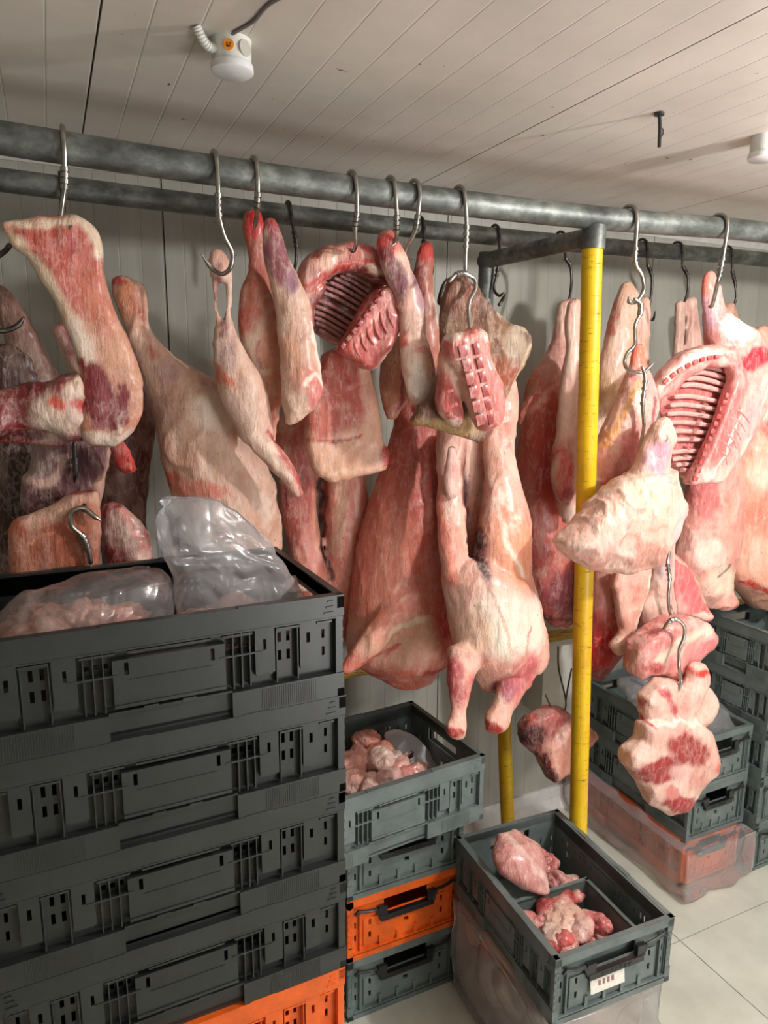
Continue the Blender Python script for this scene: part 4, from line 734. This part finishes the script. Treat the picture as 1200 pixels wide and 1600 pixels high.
meat('breast_flap', 'rosy triangular breast flap right of the wire hook, pointing down right', 'meat', 1.74, pillows=[dict(poly=[(1046, 862), (1056, 866), (1078, 890), (1090, 915), (1100, 945), (1112, 962), (1104, 970), (1078, 962), (1052, 962), (1046, 920)], t=.04, R=.015)], base=(222, 110, 112), c2=(206, 84, 92), voxel=.005, white=.15, paint=[S_([(1050, 866), (1078, 892), (1098, 940), (1108, 964)], 7, (240, 178, 150)), E_(1090, 962, 22, 6, (242, 206, 190)), E_(1054, 950, 12, 16, (236, 176, 170))])
meat('saddle_cut', 'chunky sawn saddle cut just above the grey crates, pierced by a curved hook', 'meat', 1.60, pillows=[dict(poly=[(986, 1022), (990, 1005), (1012, 985), (1040, 966), (1070, 962), (1098, 970), (1112, 990), (1106, 1008), (1080, 1030), (1066, 1052), (1046, 1060), (1020, 1052), (992, 1056), (984, 1045)], t=.10, R=.04, edge=.4)], base=(226, 150, 142), c2=(206, 108, 104), white=.5, rag=.004, voxel=.005, mat=WET, paint=[S_([(1006, 1024), (1050, 990), (1090, 978)], 18, (242, 212, 190), .7), E_(1004, 1035, 14, 10, (170, 44, 44)), E_(1052, 1052, 16, 7, (170, 50, 50)), E_(1080, 1010, 26, 12, (214, 120, 122), -30)])
meat('shoulder_cut', 'trimmed shoulder with red muscle patches hanging lowest at the right, over the grey crates', 'meat', 1.52, lofts=[[(1078, 1046, 1106, 1044, .01), (1074, 1062, 1108, 1062, .01), (1060, 1085, 1094, 1092, .01), (1046, 1115, 1084, 1120, .01)], [(1082, 1080, 1108, 1074, .03), (1088, 1100, 1118, 1098, .03), (1080, 1125, 1110, 1122, .03)]], pillows=[dict(poly=[(1003, 1088), (1030, 1062), (1056, 1062), (1070, 1080), (1082, 1110), (1070, 1135), (1010, 1138), (1002, 1115)], t=.07, R=.035, dy=.015), dict(poly=[(1002, 1130), (1035, 1112), (1080, 1118), (1104, 1142), (1115, 1185), (1108, 1205), (1085, 1230), (1064, 1262), (1040, 1268), (1012, 1255), (1000, 1225), (974, 1192), (978, 1172), (1000, 1155)], t=.10, R=.05, edge=.3)],
    base=(236, 194, 178), c2=(224, 164, 150), white=.5, voxel=.0048, disp=.005, paint=[E_(1056, 1160, 30, 22, (160, 48, 46), 20, .3, 1.5), E_(1012, 1192, 30, 20, (158, 44, 44), -15, .3, 1.5), E_(1048, 1246, 26, 15, (158, 40, 42), 10, .3, 1.5), E_(1034, 1226, 10, 10, (216, 130, 124)), S_([(1030, 1075), (1045, 1110)], 14, (190, 80, 84), .8), E_(1092, 1050, 14, 8, (206, 60, 50)), S_([(1010, 1125), (1050, 1118), (1085, 1125)], 9, (244, 218, 204)), E_(1108, 1192, 8, 10, (224, 100, 84)), E_(1040, 1195, 14, 12, (222, 168, 160)), S_([(1004, 1100), (1008, 1130)], 8, (190, 70, 66))])
meat('neck_cut', 'dark-ended meat chunk on thin wires low behind the yellow post, the left of two', 'meat', 1.86, pillows=[dict(poly=[(812, 1136), (826, 1120), (858, 1106), (880, 1108), (894, 1120), (884, 1145), (860, 1160), (836, 1178), (818, 1164)], t=.08, R=.03)], base=(186, 96, 88), c2=(160, 70, 70), paint=[E_(826, 1145, 16, 18, (84, 22, 28)), S_([(830, 1172), (850, 1158)], 6, (206, 140, 124))], rag=.004)
meat('neck_cut', 'peach meat chunk on thin wires behind the yellow post, the right of two', 'meat', 1.83, pillows=[dict(poly=[(846, 1160), (870, 1138), (886, 1122), (905, 1122), (930, 1146), (906, 1172), (884, 1200), (860, 1222), (850, 1205), (838, 1180)], t=.09, R=.035)], base=(228, 154, 134), c2=(214, 132, 112), paint=[S_([(842, 1176), (852, 1205), (860, 1220)], 15, (112, 26, 34), .5), S_([(852, 1160), (862, 1200)], 4, (240, 196, 176))], rag=.004)
# ------------------------------------------------------------------ hooks on the rails
hook([(100, 222, 1.585), (101, 260, 1.585), (101, 292, 1.588), (97, 325, 1.60), (95, 348, 1.61), (104, 360, 1.60), (112, 352, 1.585)], 'steel hook on the front rail at the far left, holding the flank slab', 'F')
hook([(340, 258, 1.58), (341, 300, 1.58), (342, 335, 1.59), (350, 368, 1.60), (363, 395, 1.61), (360, 418, 1.62), (347, 428, 1.64), (330, 418, 1.66), (314, 396, 1.65)], 'steel hook on the front rail with its bright tip out to the left', 'F')
hook([(403, 270, 1.58), (403, 300, 1.585), (402, 325, 1.60), (400, 345, 1.64), (396, 360, 1.66)], 'steel hook holding the bloody red shank end', 'F')
hook([(558, 290, 1.58), (558, 330, 1.585), (555, 355, 1.60), (556, 380, 1.62), (552, 392, 1.64), (544, 388, 1.62)], 'steel hook above the centre-left rib rack', 'F')
hook([(619, 300, 1.58), (620, 335, 1.585), (620, 360, 1.60), (618, 378, 1.62), (612, 384, 1.62)], 'steel hook above the thick red knuckle', 'F')
hook([(657, 305, 1.58), (653, 335, 1.585), (649, 360, 1.60), (636, 388, 1.63), (636, 402, 1.65), (645, 405, 1.66)], 'bent steel hook swung left beside the red knuckle', 'F')
hook([(728, 312, 1.58), (729, 350, 1.585), (728, 385, 1.59), (727, 415, 1.59), (728, 436, 1.60), (722, 441, 1.62)], 'steel hook on the front rail that carries the second linked hook', 'F')
hook([(702, 440, 1.545), (712, 430, 1.55), (726, 428, 1.56), (741, 436, 1.56), (743, 452, 1.555), (734, 470, 1.545), (732, 488, 1.54), (734, 508, 1.53), (737, 524, 1.52)], 'second steel hook linked below, piercing the sawn rib block')
hook([(996, 348, 1.58), (993, 385, 1.58), (992, 410, 1.58), (1003, 430, 1.58), (1006, 452, 1.585), (996, 470, 1.59), (984, 472, 1.60), (982, 463, 1.60)], 'large steel hook on the front rail right of the yellow post', 'F', r=.006)
hook([(990, 466, 1.575), (1000, 474, 1.57), (1000, 490, 1.57), (992, 510, 1.57), (992, 538, 1.575), (980, 552, 1.58), (976, 566, 1.585), (982, 578, 1.60), (1000, 582, 1.60), (1010, 578, 1.59), (1022, 567, 1.585)], 'middle steel hook chained under the large one, tip pointing right')
hook([(1003, 572, 1.575), (1008, 592, 1.57), (1004, 630, 1.565), (1006, 665, 1.56), (1002, 695, 1.55), (1008, 712, 1.53)], 'lowest steel hook of the chain, going down to the big shoulder')
hook([(1137, 365, 1.58), (1130, 400, 1.585), (1124, 430, 1.59), (1118, 455, 1.61), (1112, 478, 1.63), (1106, 478, 1.64)], 'steel hook on the front rail holding the pink leg of the rib cage', 'F', r=.006)
hook([(1047, 858, 1.66), (1043, 880, 1.64), (1046, 905, 1.63), (1044, 930, 1.63), (1046, 955, 1.63), (1052, 965, 1.63)], 'thin steel hook in the shank cut below the big shoulder')
hook([(1036, 985, 1.55), (1044, 972, 1.53), (1058, 968, 1.52), (1069, 980, 1.51), (1068, 998, 1.51), (1061, 1016, 1.51), (1061, 1042, 1.50), (1064, 1062, 1.50), (1062, 1080, 1.49)], 'curved steel hook joining the saddle cut to the lowest shoulder')
hook([(138, 778, 1.69), (130, 794, 1.665), (132, 800, 1.655)], 'small dark hook tip poking out of the brown breast slab', mat=DSTEEL, collar=False)
hook([(142, 882, 1.655), (138, 862, 1.655), (128, 838, 1.655), (112, 822, 1.655), (111, 804, 1.655), (122, 795, 1.655), (134, 796, 1.655), (146, 806, 1.65), (158, 814, 1.645)], 'bright upside-down hook just above the rim of the top left crate', r=.006)
hook([(116, 690, 1.73), (117, 715, 1.73), (118, 740, 1.73), (116, 755, 1.74)], 'dark hook shank in the purple rib section at the left', mat=DSTEEL)
hook([(-30, 500, 1.62), (-10, 515, 1.60), (10, 516, 1.60), (28, 508, 1.60), (38, 494, 1.60)], 'empty curved hook at the far left edge', mat=DSTEEL, collar=False)
hook([(16, 382, 1.60), (8, 392, 1.62), (-6, 402, 1.63), (-20, 408, 1.64)], 'dark hook end at the upper left corner of the flank slab', mat=DSTEEL, collar=False)
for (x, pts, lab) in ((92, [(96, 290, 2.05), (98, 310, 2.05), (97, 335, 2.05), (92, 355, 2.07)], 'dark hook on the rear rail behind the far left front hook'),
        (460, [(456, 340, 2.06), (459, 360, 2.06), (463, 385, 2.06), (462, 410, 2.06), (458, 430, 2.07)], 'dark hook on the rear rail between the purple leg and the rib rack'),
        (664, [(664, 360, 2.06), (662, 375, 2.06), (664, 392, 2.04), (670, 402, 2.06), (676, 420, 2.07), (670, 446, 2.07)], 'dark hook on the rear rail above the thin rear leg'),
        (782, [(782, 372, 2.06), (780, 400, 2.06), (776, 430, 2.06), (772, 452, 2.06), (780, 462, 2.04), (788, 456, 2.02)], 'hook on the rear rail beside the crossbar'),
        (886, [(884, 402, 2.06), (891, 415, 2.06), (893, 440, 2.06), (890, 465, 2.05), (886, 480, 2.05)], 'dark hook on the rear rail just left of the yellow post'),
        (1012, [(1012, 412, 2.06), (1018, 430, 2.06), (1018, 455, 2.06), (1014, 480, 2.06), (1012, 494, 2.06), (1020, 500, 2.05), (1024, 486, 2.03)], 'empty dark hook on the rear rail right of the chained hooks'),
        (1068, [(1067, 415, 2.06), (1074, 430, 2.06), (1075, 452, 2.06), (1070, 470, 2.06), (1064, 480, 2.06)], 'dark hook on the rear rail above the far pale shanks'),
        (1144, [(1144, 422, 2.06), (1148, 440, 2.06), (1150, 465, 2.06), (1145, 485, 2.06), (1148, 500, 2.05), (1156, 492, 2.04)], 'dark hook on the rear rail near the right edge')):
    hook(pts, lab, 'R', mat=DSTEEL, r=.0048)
hook([(700, 436, 1.70), (692, 448, 1.70), (686, 470, 1.71), (690, 478, 1.73)], 'dark hook end at the top of the brown dried slab', mat=DSTEEL, collar=False)
hook([(779, 478, 1.80), (784, 470, 1.80), (790, 458, 1.78)], 'dark hook tip showing right of the brown dried slab', mat=DSTEEL, collar=False)
m = MB()
for pts in ([(872, 1010, 2.0), (873, 1045, 1.95), (884, 1095, 1.87), (880, 1120, 1.85)], [(893, 1045, 1.97), (888, 1070, 1.9), (884, 1095, 1.87)], [(852, 1085, 1.90), (862, 1108, 1.86)]):
    m.tube(crom([P(*p) for p in pts], 5), .003, 8)
tag(m.build('wire_hanger', DSTEEL, None, origin=P(873, 1010, 2.0), smooth=True), 'bent dark wires holding the two low meat chunks behind the yellow post', 'wire')
# ------------------------------------------------------------------ ceiling fittings
def fixture(loc, lab, lab2, full=True):
    t = tag(empty('junction_lamp', loc), lab, 'fixture'); t.scale = (.82,) * 3
    m = MB(); m.tube([(0, 0, 0), (0, 0, -.01), (0, 0, -.05)], [.046, .045, .044], 28); m.build('body', WHT, t, smooth=True)
    m = MB(); m.tube([(0, 0, -.050), (0, 0, -.053), (0, 0, -.066), (0, 0, -.070)], [.047, .049, .049, .044], 32); m.build('lens_cap', flat('lens_plastic', (222, 224, 226), .3), t, smooth=True)
    d = Vector((-.25, -1, 0)).normalized()
    for nm, ang, r, mat in (('orange_sticker', -112, .012, flat('sticker', (242, 150, 30), .5)), ('side_knockout', -62, .017, flat('knockout', (178, 174, 166), .5))):
        a = math.radians(ang); dx, dy = math.cos(a), math.sin(a)
        m = MB(); m.tube([(dx * .043, dy * .043, -.026), (dx * .0465, dy * .0465, -.026)], r, 22); s = m.build(nm, mat, t, smooth=True)
        if nm == 'orange_sticker':
            s['label'] = 'round orange sticker with a dark mark'; m = MB()
            q = np.array((dx, dy, 0)) * .0468; tv = np.array((-dy, dx, 0))
            m.tube([q + tv * .004 + np.array((0, 0, z)) for z in (-.023, -.026)], .0016, 6); m.tube([q + tv * x + np.array((0, 0, -.030)) for x in (-.004, .0, .004)], .0018, 6); m.tube([q - tv * .003 + np.array((0, 0, z)) for z in (-.030, -.022)], .0014, 6)
            m.build('mark', HND, s)
    if full:
        m = MB(); pts = crom([(-.040, -.012, -.030), (-.060, -.02, -.028), (-.075, -.03, -.016), (-.085, -.035, .0)], 10); n = len(pts)
        m.tube(pts, [.0095 + (.0022 if i % 3 == 0 else 0) for i in range(n)], 12); m.build('corrugated_conduit', WHT, t, smooth=True)
        m = MB(); m.tube(crom([(-.03, .01, -.01), (-.005, -.05, -.004), (.02, -.12, -.004), (.03, -.2, -.004), (.06, -.3, -.004), (.05, -.5, -.004)], 8), .0038, 8); m.build('cable', flat('cable_grey', (120, 112, 116), .5), t, smooth=True)
c1 = PZ(362, 82, 2.55); fixture((c1[0], c1[1], ZC), 'round white ceiling fitting with an orange sticker, conduit and grey cable', '')
c2_ = PZ(1196, 226, 2.55); fixture((c2_[0], c2_[1], ZC), 'round white ceiling fitting cut off at the right edge', '', False)
def lampbody(x, y, z, lab):
    t = tag(empty('bulkhead_lamp', (x, y, ZC)), lab, 'lamp')
    m = MB(); m.tube([(0, 0, 0), (0, 0, -.02), (0, 0, -.03)], [.06, .06, .04], 24); m.build('lamp_base', WHT, t, smooth=True)
    em, nt, bs = newmat('lit_bulb'); bs.inputs['Emission Color'].default_value = (1, .96, .9, 1); bs.inputs['Emission Strength'].default_value = 12
    m = MB(); zz = z + .06 - ZC; m.tube([(0, 0, -.02), (0, 0, zz + .06 if zz < -.1 else -.035), (0, 0, zz + .03), (0, 0, zz + .01), (0, 0, zz)], [.014, .014, .03, .03, .012], 16); m.build('bulb', em, t, smooth=True)
lampbody(2.05, .30, 2.36, 'lit ceiling bulb on the right, outside the photo'); lampbody(1.0, -1.5, 2.15, 'bulb added for the fill light behind the viewer, outside the photo')  # second body is made up to go with the rear fill
q = PZ(1030, 176, ZC); t = tag(empty('cable_stub', tuple(q)), 'short black cable stub dangling from the ceiling', 'cable')
m = MB(); m.tube([(0, 0, 0), (0, 0, -.006)], .012, 14); m.build('gland', HND, t, smooth=True)
m = MB(); m.tube(crom([(0, 0, 0), (.004, 0, -.02), (.006, 0, -.04), (.008, 0, -.075)], 5), .0042, 8); m.tube(crom([(.006, 0, -.03), (.016, 0, -.035), (.016, 0, -.045), (.008, 0, -.055)], 5), .0016, 6); m.build('wire', HND, t, smooth=True)
# ------------------------------------------------------------------ tub, things in crates, films
tb = PZ(870, 1020, .9)
t = tag(empty('plastic_tub', (1.66, 2.20, 0)), 'white plastic tub hanging on the wall behind the yellow post', 'tub')
m = MB(); a = P(848, 975, 2.22); b = P(897, 1105, 2.22)
m.box(a[0] - 1.66, b[0] + .03 - 1.66, 0, .13, b[2], a[2], -.008); m.build('tub_body', WHT, t, bevel=.008, smooth=True)
m = MB(); m.box(a[0] - 1.66 - .02, b[0] + .05 - 1.66, -.015, .14, a[2], a[2] + .02); m.build('tub_rim', WHT, t, bevel=.005, smooth=True)
def lump(name, label, c, r, rot=0, base=ROSE, c2=PINK, group=None, ragv=.002, cat='meat', paint=(), sq=(1, 1, 1), white=.4, na=.75):
    v = []; f = []; nu, nv = 14, 9; s = _seed[0]; _seed[0] += 3
    for j in range(nv + 1):
        ph = PI * j / nv
        for i in range(nu): th = 2 * PI * i / nu; v.append((math.sin(ph) * math.cos(th) * r * sq[0], math.sin(ph) * math.sin(th) * r * sq[1], math.cos(ph) * r * sq[2]))
    for j in range(nv):
        for i in range(nu): f.append((j * nu + i, j * nu + (i + 1) % nu, (j + 1) * nu + (i + 1) % nu, (j + 1) * nu + i))
    me = modmesh(v, f, .0045, 2); co = getco(me); a = math.radians(rot); R_ = np.array([[math.cos(a), -math.sin(a), 0], [math.sin(a), math.cos(a), 0], [0, 0, 1]])
    co = co @ R_.T + np.array(c); d = fbm(co * np.array([20, 20, 26.]), s, 4) * r * na + (1 - np.abs(vn(co * 34, s + 8)) * 2) * r * .10; n = co - np.array(c); n /= np.linalg.norm(n, axis=1)[:, None] + 1e-9
    co = co + n * d[:, None]; col = colours(co, c[1], base, c2, .8, white, paint, 18)
    me.vertices.foreach_set('co', (co - np.array(c)).astype(np.float32).ravel()); at = me.color_attributes.new('Col', 'FLOAT_COLOR', 'POINT')
    at.data.foreach_set('color', np.concatenate([np.clip(col, 0, 1), np.ones((len(col), 1))], 1).astype(np.float32).ravel())
    me.polygons.foreach_set('use_smooth', [True] * len(me.polygons)); me.name = name; me.materials.clear(); me.materials.append(WET)
    return tag(obj(name, me, None, None, tuple(c)), label, cat, group)
MG = 'pale meat pieces in the middle crate'
base_z = .84 - .21 + .012
spots = [((572, 1162), .052, 20, 'round pink piece at the back left of the middle crate', (230, 148, 134), (1, .9, .9)), ((592, 1176), .046, 60, 'orange-tinged round piece behind the pale one in the middle crate', (226, 146, 116), (1, 1, .8)),
    ((560, 1190), .05, 90, 'smooth pink piece with a thin tail in the middle crate', (236, 172, 160), (1.1, .8, .9)), ((592, 1196), .05, 100, 'creamy veined piece in the centre of the middle crate', (240, 206, 190), (1.1, .8, .95)),
    ((615, 1188), .034, 10, 'small white piece beside the dark sliver in the middle crate', (238, 216, 206), (1, .8, .8)), ((626, 1198), .036, 40, 'pinkish piece right of the creamy one in the middle crate', (234, 178, 166), (1.2, .8, .7)),
    ((552, 1222), .042, 0, 'frilly pale pink piece at the near left of the middle crate', (238, 176, 160), (1, 1, .8)), ((578, 1226), .038, 50, 'pale piece against the near wall of the middle crate', (240, 190, 176), (1.2, .8, .8)),
    ((606, 1218), .040, 20, 'light pink piece by the near wall of the middle crate', (240, 192, 184), (1.3, .8, .7)), ((640, 1205), .042, 10, 'long flat pink piece at the right end of the heap in the middle crate', (230, 150, 140), (1.5, .6, .5)),
    ((545, 1200), .045, 0, 'piece half hidden by the tall stack in the middle crate', (236, 170, 158), (1, 1, 1))]
for (px, py), r, rot, lab, col_, sq in spots:
    p = PZ(px, py, .785); p[1] = max(p[1], 1.635 + r * 1.0); lump('meat_piece', lab, p, r, rot, col_, tuple(min(255, int(x * .9)) for x in col_), MG, sq=sq, na=.4)
p = PZ(628, 1180, .80); lump('dark_sliver', 'dark curved sliver lying on the pieces in the middle crate', p, .03, -10, (70, 34, 34), (50, 20, 24), sq=(1.3, .4, .5))
# bed of pieces under the visible ones
for k, (dx, dy, lab) in enumerate(((-.32, .2, 'hidden pale piece at the bottom left of the middle crate'), (-.12, .2, 'hidden pale piece at the bottom of the middle crate'), (-.44, .2, 'hidden pale piece at the far left bottom of the middle crate'))):
    lump('meat_piece', lab, (1.06 + dx - .05, 1.63 + dy, .695), .062, 30 * k, ROSE, PINK, MG, sq=(1.3, 1.4, .8))
# grey film in the middle crate
bag('plastic_sheet', 'translucent greyish sheet folded over behind the pieces in the middle crate', [(600, 1150, 625, 1140, .0, .25), (606, 1165, 650, 1152, .0, .2), (628, 1185, 676, 1180, -.02, .2), (640, 1200, 690, 1196, -.05, .2)], 1.92, FILM3, .006)
# low crate
meat('goat_shoulder', 'large pinkish shoulder lying at the back of the low open crate, point toward the tray', 'meat', 1.50, lofts=[[(774, 1318, 822, 1308, .06, .45), (768, 1334, 842, 1322, .04, .45), (774, 1352, 850, 1342, .01, .45), (792, 1372, 852, 1364, -.02, .45), (818, 1388, 856, 1380, -.04, .45), (842, 1398, 859, 1392, -.06, .45)]], base=(212, 152, 142), c2=(196, 120, 116), white=.4, voxel=.005, mat=WET, paint=[S_([(800, 1310), (830, 1350), (850, 1390)], 10, (230, 196, 184)), E_(760, 1335, 14, 12, (176, 70, 70))])
lump('meat_piece', 'dark pink piece behind the shoulder in the low open crate', (1.30, 1.58, .43), .055, 20, (196, 110, 108), (160, 70, 76), sq=(1, 1, .9))
lump('meat_piece', 'pale round piece right of the shoulder in the low open crate', (1.32, 1.50, .41), .05, 20, (216, 160, 152), (190, 110, 108), sq=(.9, 1, 1))
a = math.radians(-2.5)
ty = tag(empty('meat_tray', (1.215, 1.335, .345), a), 'grey inner tray holding red trimmings in the near half of the low open crate', 'tray')
m = MB(); m.box(-.135, .135, -.115, .115, .0, .004); m.build('tray_floor', GRY, ty)
m = MB()
for q in ((-.14, .14, .112, .118), (-.14, .14, -.118, -.112), (-.14, -.134, -.118, .118), (.134, .14, -.118, .118)): m.box(*q, 0, .125)
m.build('tray_wall', GRY, ty)
m = MB()
for q in ((-.145, .145, .112, .124), (-.145, .145, -.124, -.112), (-.145, -.134, -.12, .12), (.134, .145, -.12, .12)): m.box(*q, .118, .126)
m.build('tray_rim', GRY, ty)
TG = 'red trimmings in the grey tray'
tr = [((855, 1402), .040, 0, 'long red roll at the back of the trimmings tray', (206, 84, 80), (1.5, .6, .6)), ((892, 1400), .036, 10, 'short red roll at the back right of the trimmings tray', (206, 90, 86), (1.3, .7, .6)), ((830, 1440), .040, 120, 'rosy flat trimming at the left of the tray', (224, 136, 132), (1.3, .8, .5)),
      ((880, 1440), .046, 30, 'cream and pink curled trimming in the middle of the tray', (240, 196, 176), (1.2, 1, .7)), ((865, 1462), .036, 0, 'white fat lump low in the middle of the tray', (240, 206, 192), (1, 1, .8)), ((905, 1450), .036, 50, 'pale pink trimming right of the fat lump in the tray', (236, 170, 160), (1.2, .8, .7)),
      ((930, 1440), .036, 120, 'reddish trimming against the right wall of the tray', (216, 118, 118), (1.3, .7, .7)), ((860, 1478), .036, 0, 'red trimming at the near left corner of the tray', (214, 96, 92), (1.4, .7, .6)), ((890, 1480), .03, 0, 'small pink trimming at the near wall of the tray', (230, 150, 140), (1.2, .8, .6)), ((845, 1412), .034, 40, 'dark red trimming under the long roll in the tray', (180, 60, 62), (1.2, .9, .7))]
for (px, py), r, rot, lab, col_, sq in tr:
    p = PZ(px, py, .455); p[0] = min(max(p[0], 1.215 - .13 + r * 1.1), 1.215 + .13 - r * 1.1); p[1] = min(max(p[1], 1.335 - .11 + r * .9), 1.335 + .11 - r * .9)
    lump('meat_trimming', lab, p, r, rot, col_, tuple(int(x * .88) for x in col_), TG, sq=sq)
lump('meat_trimming', 'red filling at the bottom of the tray, under the other trimmings', (1.215, 1.335, .385), .075, 0, (206, 110, 106), (180, 70, 72), TG, sq=(1.45, 1.2, .5))
# paper label on the low crate
m = MB(); m.box(-.055, .055, -.001, .0, -.024, .024)
cr_ = [o for o in C.objects if o.get('label', '').startswith('open grey crate standing alone')][0]
pl = m.build('paper_label', flat('label_paper', (226, 222, 212), .6, 0, .06, 120), cr_)
pl.location = (-.262, .045 - .02, .085); pl.rotation_euler = (math.radians(-8), 0, math.radians(-90))
for k in range(4):
    m = MB(); m.box(-.03 + k * .014, -.022 + k * .014, -.0016, -.001, -.006, .008); m.build('print_mark', flat('faded_print', (150, 110, 104), .7), pl)
# block wrapped in film under the low crate
def wrapbox(name, label, x0, x1, y0, y1, z0, z1, mat, amp, rot=0, fr=(9, 9, 4), cat='bag', sag=0.0, vox=.010):
    m = MB(); m.box(x0, x1, y0, y1, z0, z1, sag); me = modmesh(m.v, m.f, vox, 6); co = getco(me); nr = np.empty(len(co) * 3, np.float32); me.vertices.foreach_get('normal', nr); nr = nr.reshape(-1, 3)
    crumple(co, nr, me, amp, fr); co = getco(me); co[:, 2] = np.maximum(co[:, 2], z0 - .0); org = np.array([(x0 + x1) / 2, (y0 + y1) / 2, z0])
    me.vertices.foreach_set('co', (co - org).astype(np.float32).ravel()); me.polygons.foreach_set('use_smooth', [True] * len(me.polygons)); me.name = name; me.materials.clear(); me.materials.append(mat)
    o = tag(obj(name, me, None, None, tuple(org)), label, cat); o.rotation_euler[2] = rot; return o
wrapbox('wrapped_box', 'film-wrapped box under the low open crate, grey-pink through its cloudy plastic', 1.055, 1.405, 1.225, 1.69, 0.0, .325, flat('wrapped_board', (178, 160, 148), .4, 0, .16, 6, .3), .012, math.radians(-2.5), cat='box')
wrapbox('plastic_bag', 'crumpled clear film around the box under the low open crate', 1.03, 1.44, 1.185, 1.70, 0.0, .320, FILM2, .034, math.radians(-2.5), sag=.0)
wrapbox('plastic_bag', 'large clear bag wrapped around the orange floor crate at the right', 2.02, 2.412, 1.63, 2.345, 0.001, .212, FILM2, .022, 0, fr=(14, 14, 4), sag=.0)
bag('plastic_sheet', 'clear film lining spilling out of the upper right grey crate', [(965, 1072, 1030, 1066, .1, .3), (980, 1085, 1085, 1085, 0, .3), (1010, 1105, 1130, 1108, -.1, .3), (1060, 1130, 1160, 1130, -.18, .3)], 2.0, FILM2, .008)
m = MB(); m.tube(crom([P(985, 1062, 2.1), P(1005, 1072, 2.05), P(1022, 1088, 2.0)], 5), .006, 8); tag(m.build('blue_tie', flat('blue_plastic', (30, 40, 150), .4), None, origin=P(985, 1062, 2.1), smooth=True), 'blue plastic tie on the film in the upper right grey crate', 'tie')
m = MB(); m.tube(crom([P(1168, 965, 2.08), P(1170, 980, 2.08), P(1166, 1000, 2.08), P(1168, 1018, 2.08)], 5), [.004] * 6 + [.012] * 6 + [.016] * 3 + [.008], 10); tag(m.build('yellow_tape', flat('yellow_tape', (214, 190, 60), .5), None, origin=P(1168, 965, 2.08), smooth=True), 'scrap of yellow tape dangling from the lower rail at the right', 'tape')
lump('meat_piece', 'pale bony piece showing at the right end of the topmost left crate', PZ(468, 912, 1.50), .026, 0, (232, 196, 176), (206, 140, 120), sq=(1.5, .7, .7))
lump('meat_piece', 'meat under the low clear bag in the topmost left crate', (.02, 1.42, 1.46), .09, 0, (222, 160, 140), (200, 110, 96), sq=(1.4, 1, .6))
lump('meat_piece', 'meat under the tall clear bag in the topmost left crate', (.30, 1.42, 1.42), .09, 30, (222, 170, 150), (200, 120, 106), sq=(1.4, 1, .6))
for o in list(C.objects):
    if '_org' in o: del o['_org']
